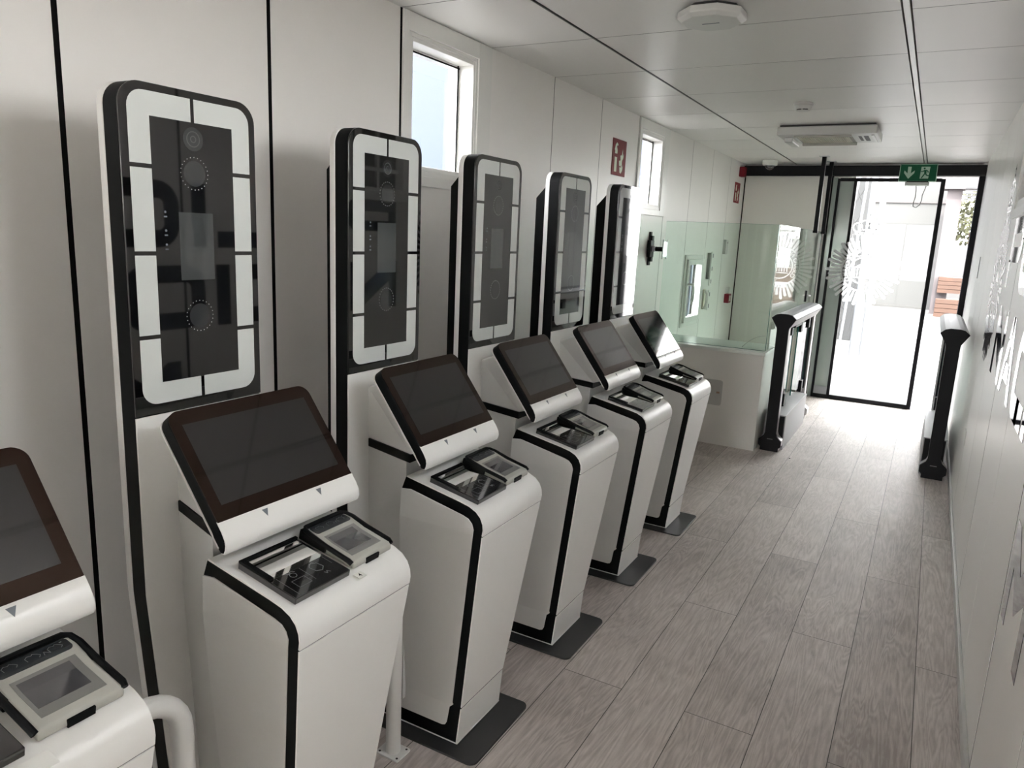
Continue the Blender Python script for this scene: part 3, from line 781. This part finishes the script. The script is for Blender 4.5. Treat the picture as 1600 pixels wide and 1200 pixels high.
    bm = BM(); box_f(bm, fpt, .2355, .2398, .070, .114, .001, .0155); link('front_notch', bm, KB, fr)
    return t

K = [1.415, 2.12, 2.829, 3.534, 4.278, 5.011]
DX = [.005, .002, .003, .0, -.007, -.004]
RZ = [-.006, -.005, .005, -.002, -.003, -.003]
KLAB = ['passport kiosk nearest the camera, cut off by the left edge of the view',
        'second passport kiosk from the camera, with a small number 4 sticker on its top',
        'third passport kiosk from the camera, white with black side trim and brown-edged monitor',
        'fourth passport kiosk from the camera, its tower partly in front of the nearer high window',
        'fifth passport kiosk from the camera, second last before the reception counter',
        'farthest passport kiosk of the row, standing next to the reception counter']
proto = make_kiosk()
kiosks = []
for i in range(6):
    k = proto if i == 0 else copy_tree(proto)
    kiosks.append(k)
for i, k in enumerate(kiosks):
    k.location = (DX[i], K[i], 0); k.rotation_euler = (0, 0, RZ[i]); k['label'] = KLAB[i]
# stickers
bm = BM(); box_f(bm, top, .262 - .012, .262 + .010, .012, .036, .0000, .0006); st = link('number_sticker', bm, mat('sticker_film', (.72, .73, .68), .2), kiosks[1])
bm = BM(); add_text(bm, '4', .016, lambda u, v: top(.261 - v, .024 + u, .0008), .0003); link('digit', bm, GAP, st)
bm = BM(); box_f(bm, top, .256, .290, -.02, .03, .0, .0005); st = link('worn_sticker', bm, mat('sticker_worn', (.76, .76, .73), .3), kiosks[0])

# hoops between the kiosks
HG = 'white floor hoops between the kiosks'
def make_hoop():
    t = thing('guard_hoop', '', 'guard rail', (0, 0, 0), HG)
    bm = BM(); r = .095; z = .545
    path = [(0, -.19, .006), (0, -.19, z - .2)] + [(0, -.095 - r * cos(a), z + r * sin(a)) for a in [pi * i / 14 for i in range(15)]] + [(0, 0, z - .2), (0, 0, .006)]
    tube(bm, path, .0235, 20); link('hoop_tube', bm, KW, t, smooth=True)
    for y in (-.19, 0):
        bm = BM(); prism(bm, rrect(-.045, .045, y - .035, y + .035, .008, 3), 0, .006, 'z'); f = link('foot_plate', bm, KW, t, bevel=.001)
        bm = BM()
        for sx in (-.034, .034):
            for sy in (-.025, .025): prism(bm, circle(sx, y + sy, .004, 10), .0061, .0066, 'z')
        link('bolt_hole', bm, DARK, f)
    return t
hp = make_hoop()
HL = ['white bent-tube guard hoop between the nearest and the second kiosk', 'white guard hoop between the second and third kiosk, only a foot plate showing']
for i in range(2):
    h = hp if i == 0 else copy_tree(hp)
    h.location = ((.685, K[1] - .256 - .03, 0), (.690, 2.573, 0))[i]; h['label'] = HL[i]; 

# ================================================================== COUNTER, GLASS SCREEN
t = thing('reception_counter', 'off-white reception counter with white worktop behind the last kiosk', 'counter', (.0, 6.90, 0))
bm = BM(); box(bm, .016, .915, .0, .018, 0, .778); box(bm, .897, .915, .018, .52, 0, .778); box(bm, .016, .034, .018, .52, 0, .778); link('counter_body', bm, COUNT, t, bevel=.001)
bm = BM(); box(bm, .002, .925, -.012, .56, .778, .803); link('worktop', bm, CTOP, t, bevel=.002)
bm = BM(); prism(bm, rrect(.42, .62, .33, .54, .02), -.0015, .0, 'y'); ap = link('access_panel', bm, mat('access_panel_grey', (.47, .46, .44), .45), t)
bm = BM(); box(bm, .575, .60, -.004, -.0015, .43, .445); link('socket', bm, mat('copper_socket', (.3, .2, .14), .4, metal=.6), ap)
bm = BM(); tube(bm, [(.70 + .02 * i, .13 + .01 * i, .806 + .10 * (1 - (1 - i / 8.) ** 2)) for i in range(9)], .0018, 6); tag(link('cable', bm, mat('cable_grey', (.35, .36, .35), .5)), 'thin grey cable curling up from the worktop inside the glass screen', 'cable'); bpy.data.objects['cable'].location = (0, 6.95, 0)

t = thing('glass_screen', 'clear front glass screen standing on the reception counter worktop', 'glass partition', (0, 0, 0))
bm = BM(); box(bm, .004, .9, 6.995, 7.003, .806, 1.790); gp = link('front_pane', bm, GLASS, t)
bm = BM(); box(bm, .004, .9, 6.995, 7.003, 1.7901, 1.7915); box(bm, .901, .904, 6.993, 7.006, .806, 1.7915); box(bm, .004, .9, 6.995, 7.003, .803, .8055); link('polished_edge', bm, GEDGE, t)
t = thing('side_glass', 'clear side glass running from the counter corner towards the door', 'glass partition', (0, 0, 0))
bm = BM(); box(bm, .904, .912, 7.008, 8.35, .806, 1.790); link('side_pane', bm, GLASS, t)
bm = BM(); box(bm, .905, .911, 7.009, 8.35, 1.7901, 1.7915); link('polished_edge', bm, GEDGE, t)
t = thing('glass_gate', 'clear glass gate with a chrome lock between counter and far door', 'glass gate', (0, 0, 0))
bm = BM(); box(bm, .905, .911, 8.36, 9.40, 1.7901, 1.7915); link('polished_edge', bm, GEDGE, t)
bm = BM(); box(bm, .904, .912, 8.358, 9.40, .02, 1.790); gd = link('swing_pane', bm, GLASS, t)
bm = BM(); box(bm, .8975, .9185, 8.80, 8.84, 1.10, 1.20); box(bm, .9185, .945, 8.82, 8.835, 1.15, 1.165); box(bm, .94, .95, 8.83, 8.92, 1.15, 1.162); link('lock_case', bm, CHROME, gd, bevel=.002)
bm = BM(); box(bm, .8970, .9190, 8.775, 8.799, 1.095, 1.205); link('lock_plate', bm, BLK, gd)
bm = BM(); box(bm, .903, .913, 9.402, 9.414, .0, 1.79); box(bm, .90, .916, 9.40, 9.42, .85, .92); link('pivot_post', bm, BLK, t)

for i, (x, y, lb) in enumerate(((.912, 8.884, 'black square ceiling post nearer the camera, beside the glass screen'), (.922, 9.38, 'black square ceiling post farther back, against the door frame'))):
    bm = BM(); s = .019 if i == 0 else .018
    xx = x if i == 0 else x
    box(bm, xx - s - .028 * 0, xx + s, y - s, y + s, 1.792, 2.494); o = link('ceiling_post', bm, BLK)
    tag(o, lb, 'post', 'black posts from the ceiling to the glass screen')
    bm = BM(); box(bm, xx - .045, xx + .045, y - .045, y + .045, 2.494, 2.4985); link('ceiling_plate', bm, STEEL, o)
    bm = BM(); box(bm, xx - s - .003, xx + s + .003, y - s - .003, y + s + .003, 1.770, 1.7925); link('glass_shoe', bm, BLK, o)

# ================================================================== SPEED GATES
def gate(xc, mir, label):
    t = thing('speed_gate', label, 'gate', (xc, 0, 0), 'glass flap speed gates')
    Y0 = 6.985; Y1 = 8.50
    def X(pts): return [(mir * x, z) for x, z in pts]
    cap = [(-.062, 1.104), (-.03, 1.112), (.03, 1.112), (.062, 1.104), (.093, 1.076), (.047, 1.0), (.045, .98), (.043, .15), (.052, .125), (.088, .092), (.088, .045), (.07, .03), (.07, .0), (-.07, .0), (-.07, .03), (-.088, .045), (-.088, .092), (-.052, .125), (-.043, .15), (-.045, .98), (-.047, 1.0), (-.093, 1.076)]
    bm = BM(); prism(bm, X(cap), Y0, Y0 + .022, 'y'); link('end_cap', bm, BLK, t, bevel=.002)
    bm = BM(); box(bm, -.022, .022, Y0 - .0008, Y0, .098, .104); link('maker_mark', bm, mat('mark_pale', (.2, .2, .2), .4) if 'mark_pale' not in bpy.data.materials else bpy.data.materials['mark_pale'], t)
    leg = [(x * .98, z) for x, z in cap if z < 1.05]
    bm = BM(); prism(bm, X([(x, min(z, 1.0)) for x, z in leg if z >= .0]), Y0 + .022, Y0 + .10, 'y'); link('leg', bm, GWH, t, bevel=.002)
    bm = BM(); prism(bm, X([(x, min(z, 1.0)) for x, z in leg]), Y1 - .10, Y1, 'y'); link('leg', bm, GWH, t, bevel=.002)
    rail = [(-.062, 1.1035), (-.03, 1.1115), (.03, 1.1115), (.062, 1.1035), (.092, 1.076), (.083, 1.06), (-.083, 1.06), (-.092, 1.076)]
    bm = BM(); prism(bm, X(rail), Y0 + .0225, Y1, 'y'); link('top_rail', bm, SILV, t, bevel=.002)
    und = [(-.082, 1.0595), (.082, 1.0595), (.048, 1.0), (-.048, 1.0)]
    bm = BM(); prism(bm, X(und), Y0 + .0225, Y1, 'y'); link('rail_underside', bm, GWH, t, bevel=.002)
    bm = BM(); prism(bm, X([(-.072, .0), (.088, .0), (.088, .285), (-.072, .285)]), Y0 + .105, Y1 - .30, 'y'); bx = link('drive_box', bm, mat('box_grey_lacquer', (.30, .30, .31), .5) if 'box_grey_lacquer' not in bpy.data.materials else bpy.data.materials['box_grey_lacquer'], t, bevel=.002)
    bm = BM(); prism(bm, X([(-.06, .06), (.080, .02), (.080, .277), (-.06, .277)]), Y0 + .1035, Y0 + .105, 'y'); link('box_end', bm, BLK, bx)
    # glass flaps, folded open along the gate
    for (ya, yb, xo) in ((Y0 + .14, Y0 + .60, -.012), (Y0 + .72, Y1 - .14, .012)):
        bm = BM(); box(bm, mir * xo - .005, mir * xo + .005, ya, yb, .34, .965); fl = link('glass_flap', bm, GLASS, t)
        bm = BM(); box(bm, mir * xo - .0055, mir * xo + .0055, ya - .002, ya, .34, .965); link('flap_edge', bm, GEDGE, fl); bm = BM(); box(bm, mir * xo - .0055, mir * xo + .0055, yb, yb + .002, .34, .965); link('flap_edge', bm, GEDGE, fl)
        for z0, z1 in ((.29, .40), (.90, .99)):
            bm = BM(); box(bm, mir * xo - .02, mir * xo + .02, yb - .16, yb - .08, z0, z1); link('flap_clamp', bm, BLK, fl, bevel=.002)
            if z0 > .5:
                bm = BM(); box(bm, mir * xo - .02, mir * xo + .02, ya + .05, ya + .13, z0, z1); link('flap_clamp', bm, BLK, fl, bevel=.002)
    bm = BM(); box(bm, -.03, .03, Y0 + .45, Y0 + .85, .965, 1.001); link('drive_cover', bm, BLK, t, bevel=.004)
    bm = BM(); box(bm, -.03, .03, Y1 - .115, Y1 - .101, .30, .99); link('leg_lining', bm, BLK, t)
    return t
gate(1.017, 1, 'black and silver speed gate standing beside the reception counter')
gate(2.176, -1, 'black and silver speed gate standing against the right wall')

# ================================================================== CEILING THINGS
t = thing('air_conditioner', 'white ceiling cassette air conditioner with a louvred grille', 'air conditioner', (1.175, 7.07, 0))
bm = BM(); box(bm, -.335, .335, -.255, .255, 2.428, 2.487); link('cassette_body', bm, mat('ac_white', (.56, .56, .54), .4), t, bevel=.006)
bm = BM(); box(bm, -.32, .32, -.24, .24, 2.487, 2.4995); link('mounting_gap', bm, DARK, t)
bm = BM()
for i in range(26): box(bm, -.20 + i * .0135, -.193 + i * .0135, -.15, .16, 2.419, 2.4275)
g_ = link('intake_grille', bm, VENT, t)
bm = BM(); box(bm, -.215, .165, -.165, .175, 2.4255, 2.4278); link('grille_frame', bm, mat('grille_backing', (.22, .21, .17), .6), g_)  # darker beige plate behind the slats
bm = BM(); box(bm, -.22, .17, -.215, -.185, 2.416, 2.4278); FB = mat('flap_beige', (.42, .41, .36), .5); link('air_flap', bm, FB, t, bevel=.003)
bm = BM(); box(bm, -.22, .17, .20, .225, 2.405, 2.4278); link('air_flap', bm, FB, t, bevel=.003)
bm = BM(); v = box(bm, -.30, -.24, -.12, .2, 2.395, 2.4278); link('side_flap', bm, APM, t, bevel=.006)
bm = BM(); box(bm, .205, .225, -.12, .13, 2.4265, 2.4278); box(bm, .24, .27, -.12, .14, 2.4265, 2.4278); link('outlet_slot', bm, DARK, t)
bm = BM(); box(bm, .295, .315, -.2, .2, 2.42, 2.4278); link('side_rail', bm, APM, t, bevel=.003)

t = thing('access_point', 'white octagonal wireless device on the ceiling, nearest the camera', 'wireless access point', (1.125, 3.885, 0))
def octa(r, rx=1): return [(r * rx * cos(pi / 8 + pi / 4 * i), r * sin(pi / 8 + pi / 4 * i)) for i in range(8)]
bm = BM()
rows = [[bm.verts.new((x, y, z)) for x, y in octa(r)] for r, z in ((.128, 2.486), (.13, 2.462), (.112, 2.448))]
for a_, b_ in zip(rows[:-1], rows[1:]):
    for i in range(8): bm.faces.new((a_[i], a_[(i + 1) % 8], b_[(i + 1) % 8], b_[i]))
bm.faces.new(rows[0]); bm.faces.new(rows[-1][::-1])
link('device_shell', bm, APM, t, bevel=.003)
bm = BM(); prism(bm, octa(.105), 2.486, 2.4995, 'z'); link('ceiling_mount', bm, DARK, t)
bm = BM(); box(bm, -.035, .03, -.004, .004, 2.4472, 2.4479); link('logo_mark', bm, MARK, t)

t = thing('smoke_detector', 'small round white smoke detector on the ceiling before the air conditioner', 'smoke detector', (1.148, 5.95, 0))
bm = BM(); cyl(bm, (0, 0), .056, 2.484, 2.4995, 28); link('detector_base', bm, APM, t, bevel=.003)
bm = BM(); cyl(bm, (0, 0), .040, 2.452, 2.484, 28, .05); link('detector_head', bm, APM, t, bevel=.004)
bm = BM()
for a0 in (-140, -85): ring(bm, 0, 0, .030, .0425, 2.456, 2.464, 'z', 8, radians(a0), radians(a0 + 45))
link('sensor_slot', bm, GAP, t)

t = thing('dome_camera', 'white dome security camera on the ceiling in front of the black door header', 'security camera', (.345, 9.20, 0))
bm = BM(); cyl(bm, (0, 0), .076, 2.446, 2.4985, 28, .08); link('camera_housing', bm, PVC, t, bevel=.008)
bm = BM()
n = 20; rws = []
for j in range(6):
    a_ = pi / 2 * j / 5; rws.append([bm.verts.new((.05 * cos(a_) * cos(2 * pi * i / n), .05 * cos(a_) * sin(2 * pi * i / n), 2.446 - .045 * sin(a_))) for i in range(n)] if j < 5 else [bm.verts.new((0, 0, 2.401))])
for j in range(5):
    for i in range(n):
        if j < 4: bm.faces.new((rws[j][i], rws[j][(i + 1) % n], rws[j + 1][(i + 1) % n], rws[j + 1][i]))
        else: bm.faces.new((rws[j][i], rws[j][(i + 1) % n], rws[5][0]))
link('camera_dome', bm, mat('smoked_dome', (.03, .03, .035), .05, coat=1), t, smooth=True)
bm = BM(); ring(bm, 0, 0, .05, .056, 2.440, 2.4465, 'z', 24); link('dome_ring', bm, STEEL, t)

# exit sign
t = thing('exit_sign', 'green emergency exit sign with white arrow and running figure above the door', 'exit sign', (1.717, 9.42, 0))
def tilt(x, z, d=0): return (x, -.02 + (2.39 - z) * -.10 - d, z)
bm = BM()
V = [bm.verts.new(q) for q in (tilt(-.163, 2.306), tilt(.167, 2.306), tilt(.163, 2.474), tilt(-.163, 2.474))]; V2 = [bm.verts.new((v.co.x, v.co.y + .008, v.co.z)) for v in V]
bm.faces.new(V); bm.faces.new(V2[::-1])
for i in range(4): bm.faces.new((V[i], V2[i], V2[(i + 1) % 4], V[(i + 1) % 4]))
sp_ = link('sign_plate', bm, EWH, t)
bm = BM()
bm.faces.new([bm.verts.new(tilt(x, z, .0012)) for x, z in ((-.157, 2.312), (.160, 2.312), (.157, 2.468), (-.157, 2.468))]); link('green_field', bm, GREEN, sp_)
bm = BM()
bm.faces.new([bm.verts.new(tilt(x, z, .0022)) for x, z in ((-.092, 2.448), (-.062, 2.448), (-.062, 2.385), (-.048, 2.398), (-.030, 2.412), (-.032, 2.388), (-.079, 2.332), (-.122, 2.388), (-.120, 2.412), (-.092, 2.385))])
link('arrow', bm, EWH, sp_)
bm = BM(); bm.faces.new([bm.verts.new(tilt(x, z, .0022)) for x, z in ((.020, 2.335), (.094, 2.335), (.100, 2.448), (.024, 2.448))]); dw = link('doorway', bm, EWH, sp_)
bm = BM()
def seg(a, b, w0):
    d = (Vector(b) - Vector(a)).normalized(); q = Vector((-d.y, d.x)) * w0
    bm.faces.new([bm.verts.new(tilt(x, z, .0030)) for x, z in ((a[0] + q.x, a[1] + q.y), (a[0] - q.x, a[1] - q.y), (b[0] - q.x, b[1] - q.y), (b[0] + q.x, b[1] + q.y))])
bm.faces.new([bm.verts.new(tilt(.052 + .009 * cos(a_), 2.432 + .009 * sin(a_), .003)) for a_ in [2 * pi * i / 12 for i in range(12)]])
seg((.060, 2.418), (.064, 2.385), .010); seg((.062, 2.415), (.082, 2.408), .0045); seg((.082, 2.408), (.088, 2.392), .0045); seg((.056, 2.415), (.040, 2.402), .0045); seg((.040, 2.402), (.024, 2.403), .004)
seg((.066, 2.385), (.076, 2.366), .0055); seg((.076, 2.366), (.100, 2.362), .005); seg((.062, 2.385), (.044, 2.356), .0055); seg((.044, 2.356), (.034, 2.338), .005)
link('running_figure', bm, GREEN, dw)
bm = BM(); box(bm, -.10, .112, -.05, .03, 2.268, 2.302); link('light_housing', bm, mat('housing_pale_grey', (.42, .44, .42), .4), t, bevel=.004)
bm = BM(); box(bm, -.088, .10, -.052, .02, 2.299, 2.309); link('housing_gap', bm, GAP, t)
bm = BM(); tube(bm, [(.0, -.02, 2.268), (.006, -.02, 2.22), (.008, -.02, 2.16), (-.002, -.02, 2.10), (.0, -.02, 2.07), (.025, -.02, 2.058), (.055, -.02, 2.085), (.066, -.02, 2.13), (.066, -.02, 2.18), (.08, -.02, 2.23), (.088, -.02, 2.268)], .0038, 8); link('cable_loop', bm, mat('cable_pale', (.12, .12, .12), .5), t, smooth=True)

# ================================================================== WALL THINGS (left wall)
def ext_sign(yc, zc, w_, h_, label):
    t = thing('fire_extinguisher_sign', label, 'safety sign', (0, yc, zc), 'red fire equipment signs')
    bm = BM(); box(bm, .0, .004, -w_ / 2, w_ / 2, -h_ / 2, h_ / 2); link('sign_board', bm, RED, t, bevel=.0008)
    s = h_ / .235; X0 = .0045
    bm = BM()
    def pg(pts): bm.faces.new([bm.verts.new((X0, y * s, z * s)) for y, z in pts])
    pg([(-.082, -.095), (-.040, -.095), (-.040, .0), (-.082, .0)]); pg([(-.082, .022), (-.040, .022), (-.040, .045), (-.050, .062), (-.072, .062), (-.082, .045)])
    pg([(-.068, .062), (-.054, .062), (-.050, .078), (-.035, .072), (-.032, .085), (-.055, .094), (-.078, .078), (-.090, .045), (-.084, .042)])
    link('extinguisher_pictogram', bm, CREAM, t)
    bm = BM()
    for (y0, z0, q) in ((.03, -.1, 1), (.015, -.055, .9), (.035, -.02, .9)):
        pg2 = [(y0 - .018, z0 + .04 * q), (y0 - .01, z0 + .005), (y0 + .012, z0), (y0 + .035, z0 + .02), (y0 + .045, z0 + .06 * q), (y0 + .03, z0 + .035), (y0 + .02, z0 + .09 * q), (y0 + .008, z0 + .04)]
        bm.faces.new([bm.verts.new((X0, y * s, z * s)) for y, z in pg2])
    link('flame_pictogram', bm, CREAM, t)
ext_sign(5.85, 2.175, .246, .238, 'square red fire extinguisher sign on the left wall between the two high windows')
ext_sign(9.335, 2.172, .235, .215, 'red fire sign in the far corner on the left wall below the red siren')

t = thing('alarm_siren', 'dark red alarm siren box high in the far left corner', 'alarm', (0, 9.41, 2.398))
bm = BM(); prism(bm, rrect(-.06, .06, -.052, .052, .012, 4), 0, .055, 'x'); link('siren_case', bm, REDP, t, bevel=.006)
bm = BM(); prism(bm, rrect(-.035, .035, .052, .067, .004, 3), 0, .03, 'x'); link('siren_cap', bm, APM, t)

t = thing('fire_call_point', 'red fire alarm call point low on the left wall behind the counter', 'alarm button', (0, 9.30, 1.03))
bm = BM(); prism(bm, rrect(-.06, .06, -.05, .05, .008, 4), 0, .05, 'x'); link('call_point_case', bm, REDP, t, bevel=.004)
bm = BM(); prism(bm, rrect(-.03, .03, -.03, .03, .004, 3), .05, .052, 'x'); link('press_plate', bm, mat('press_pale', (.6, .55, .5), .4), t)
bm = BM(); prism(bm, rrect(-.04, .04, .055, .125, .01, 4), .0, .03, 'x'); link('clear_cover', bm, GLASSW, t)

t = thing('wall_mount_bracket', 'black articulated monitor bracket with grey plate on the left wall', 'wall bracket', (0, 6.62, 1.565))
bm = BM(); box(bm, 0, .012, -.022, .022, -.13, .13); box(bm, .012, .03, -.022, .022, .065, .10); box(bm, .012, .03, -.022, .022, -.10, -.065); link('wall_plate', bm, BLK, t, bevel=.002)
bm = BM(); box(bm, .006, .035, -.065, .02, -.065, .065); link('hinge_block', bm, BLK, t, bevel=.004)
bm = BM(); box(bm, .03, .055, -.022, .022, -.022, .022); link('steel_joint', bm, STEEL, t, bevel=.003)
bm = BM(); cyl(bm, (0, 0), .018, .05, .125, 16, axis='x'); link('arm', bm, BLK, t, smooth=True)
bm = BM(); prism(bm, [(-.05, -.075), (-.035, -.06), (.035, -.06), (.05, -.075), (.05, .075), (.035, .06), (-.035, .06), (-.05, .075)], .125, .133, 'x'); link('mount_plate', bm, STEEL, t, bevel=.001)

def small_box(name, label, cat, y, z, hy, hz, d, m, group=None):
    bm = BM(); prism(bm, rrect(-hy, hy, -hz, hz, min(hy, hz) * .2, 3), 0, d, 'x'); o = link(name, bm, m, bevel=.002); o.location = (0, y, z); tag(o, label, cat, group); return o
o = small_box('card_reader', 'slim white wall unit with a dark dot, between the corner and the counter', 'wall control', 9.02, 1.59, .05, .075, .03, APM)
bm = BM(); prism(bm, circle(.015, .045, .010, 12), .03, .031, 'x'); link('sensor_dot', bm, DARK, o)
o = small_box('cable_trunking', 'slim grey vertical strip on the left wall right of the small window', 'wall control', 8.42, 1.40, .025, .13, .03, mat('strip_grey', (.3, .3, .28), .5))
t = thing('door_phone', 'cream door phone handset mounted on the wall beside the small window', 'intercom', (0, 8.36, 1.07))
bm = BM(); prism(bm, rrect(-.03, .03, -.10, .10, .01, 3), 0, .02, 'x'); link('phone_cradle', bm, VENT, t, bevel=.003)
bm = BM(); tube(bm, [(.03, -.05, .09), (.05, -.05, .06), (.055, -.05, 0), (.05, -.05, -.06), (.03, -.05, -.09)], .015, 10); link('phone_handset', bm, PVC, t, smooth=True)
for i, z in enumerate((1.50, 1.37, 1.24, 1.11, .99)):
    o = small_box('wall_switch', ('topmost', 'second from top', 'middle', 'second from bottom', 'lowest')[i] + ' white switch plate in the vertical row beside the door phone', 'switch', 8.56, z, .042, .042, .01, PVC, 'white switch plates in a vertical row')
    bm = BM(); box(bm, .01, .012, -.004, .018, -.02, .02); link('rocker', bm, MARK, o)
# small plates low on the right wall
for y, z, lb in ((6.2, .52, 'small pale socket plate low on the right wall beside the gate'),):
    bm = BM(); box(bm, -.006, 0, -.05, .05, -.045, .045); o = link('wall_socket', bm, PVC, bevel=.002); o.location = (W, y, z); tag(o, lb, 'socket')
bm = BM(); box(bm, -.004, 0, -.012, .012, -.085, .085); o = link('door_sensor', bm, mat('sensor_dark', (.15, .14, .14), .4)); o.location = (W, 8.0, 1.53); tag(o, 'slim dark vertical strip on the right wall near the far door', 'wall control')
bm = BM(); cyl(bm, (0, 0), .006, 0, .004, 10); o = link('bottle_cap', bm, GAP); o.location = (1.20, 6.87, 0); tag(o, 'tiny black cap lying on the floor in front of the left gate', 'debris')

# ================================================================== OUTSIDE
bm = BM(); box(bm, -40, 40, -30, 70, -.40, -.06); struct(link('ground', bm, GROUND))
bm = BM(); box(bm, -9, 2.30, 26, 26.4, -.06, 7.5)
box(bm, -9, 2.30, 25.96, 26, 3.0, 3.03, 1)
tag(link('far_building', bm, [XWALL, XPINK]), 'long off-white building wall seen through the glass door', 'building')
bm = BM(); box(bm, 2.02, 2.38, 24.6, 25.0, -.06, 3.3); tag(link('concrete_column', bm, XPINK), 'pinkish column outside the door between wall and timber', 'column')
bm = BM(); box(bm, 1.9, 5.0, 24.4, 25.2, 3.3, 3.7); tag(link('canopy_beam', bm, XPINK), 'pale canopy beam resting across the column outside', 'beam')
t = thing('canopy_blind', 'grey slatted blind under the canopy outside', 'blind', (0, 0, 0))
bm = BM()
for i in range(5): box(bm, 2.42, 4.5, 24.3, 24.36, 3.02 + i * .07, 3.06 + i * .07)
link('blind_slats', bm, XGREY, t)
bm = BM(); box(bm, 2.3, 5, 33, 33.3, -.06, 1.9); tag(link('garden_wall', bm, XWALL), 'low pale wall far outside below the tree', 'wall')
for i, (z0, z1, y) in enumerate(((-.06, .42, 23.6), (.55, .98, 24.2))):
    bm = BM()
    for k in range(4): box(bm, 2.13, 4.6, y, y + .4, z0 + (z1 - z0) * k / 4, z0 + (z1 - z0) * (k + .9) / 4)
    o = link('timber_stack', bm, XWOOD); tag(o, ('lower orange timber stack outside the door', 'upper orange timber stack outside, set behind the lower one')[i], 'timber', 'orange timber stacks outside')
t = thing('tree', 'green bushy tree beyond the low wall outside the door', 'tree', (3.1, 36, 0))
bm = BM(); tube(bm, [(0, 0, -.06), (.05, 0, 1.2), (-.05, .1, 2.4)], [.14, .11, .07], 10); link('trunk', bm, BARK, t)
bm = BM()
for i in range(900):
    a_ = random.uniform(0, 2 * pi); b_ = random.uniform(-1, 1); rr = 1.25 * random.random() ** .4
    c = Vector((rr * cos(a_) * math.sqrt(1 - b_ * b_), rr * sin(a_) * math.sqrt(1 - b_ * b_), 3.0 + rr * b_ * .9)); q = random.uniform(.07, .15)
    u_ = Vector((random.gauss(0, 1), random.gauss(0, 1), random.gauss(0, 1))).normalized(); v_ = u_.orthogonal().normalized()
    bm.faces.new([bm.verts.new(c + u_ * q), bm.verts.new(c + v_ * q * .6), bm.verts.new(c - u_ * q), bm.verts.new(c - v_ * q * .6)])
link('foliage', bm, XLEAF, t)
for i, (x, lb) in enumerate(((1.0, 'left white steel mast outside the glass door'), (1.15, 'right white steel mast outside the glass door'))):
    bm = BM(); tube(bm, [(x, 14, -.06), (x, 14, 4.6)], .045, 14); o = link('flag_mast', bm, XWHT, smooth=True); tag(o, lb, 'mast', 'white masts outside the door')
t = thing('steel_truss', 'grey and white lattice truss standing outside left of the masts', 'truss', (0, 0, 0))
bm = BM(); tube(bm, [(.55, 14.2, -.06), (.86, 14.2, 4.2)], .022, 8); tube(bm, [(.78, 14.2, -.06), (.93, 14.2, 4.2)], .022, 8); link('truss_chord', bm, XWHT, t)
bm = BM()
for k in range(9):
    z = .2 + k * .42; xa = .55 + .31 * z / 4.2; xb = .78 + .15 * z / 4.2; tube(bm, [(xa, 14.2, z), (xb + .01, 14.2, z + .3)], .010, 6); tube(bm, [(xb, 14.2, z), (xa + .02, 14.2, z + .3)], .010, 6)
link('truss_brace', bm, XGREY, t)
bm = BM(); box(bm, .2, .86, 16, 16.5, -.06, 3.2); tag(link('storage_cabinet', bm, XGREY, bevel=.01), 'grey outdoor cabinet behind the truss outside', 'cabinet')
for i, (x, y, lb) in enumerate(((.5, 15.2, 'left dark drain slot in the pale ground'), (1.05, 15.25, 'middle dark drain slot in the pale ground'), (2.0, 17.5, 'right dark drain slot in the pale ground'))):
    bm = BM(); box(bm, x, x + .42, y, y + .12, -.06, -.056); tag(link('drain_slot', bm, XGREY), lb, 'drain', 'drain slots in the ground outside')
# neighbouring cabin seen through the left windows
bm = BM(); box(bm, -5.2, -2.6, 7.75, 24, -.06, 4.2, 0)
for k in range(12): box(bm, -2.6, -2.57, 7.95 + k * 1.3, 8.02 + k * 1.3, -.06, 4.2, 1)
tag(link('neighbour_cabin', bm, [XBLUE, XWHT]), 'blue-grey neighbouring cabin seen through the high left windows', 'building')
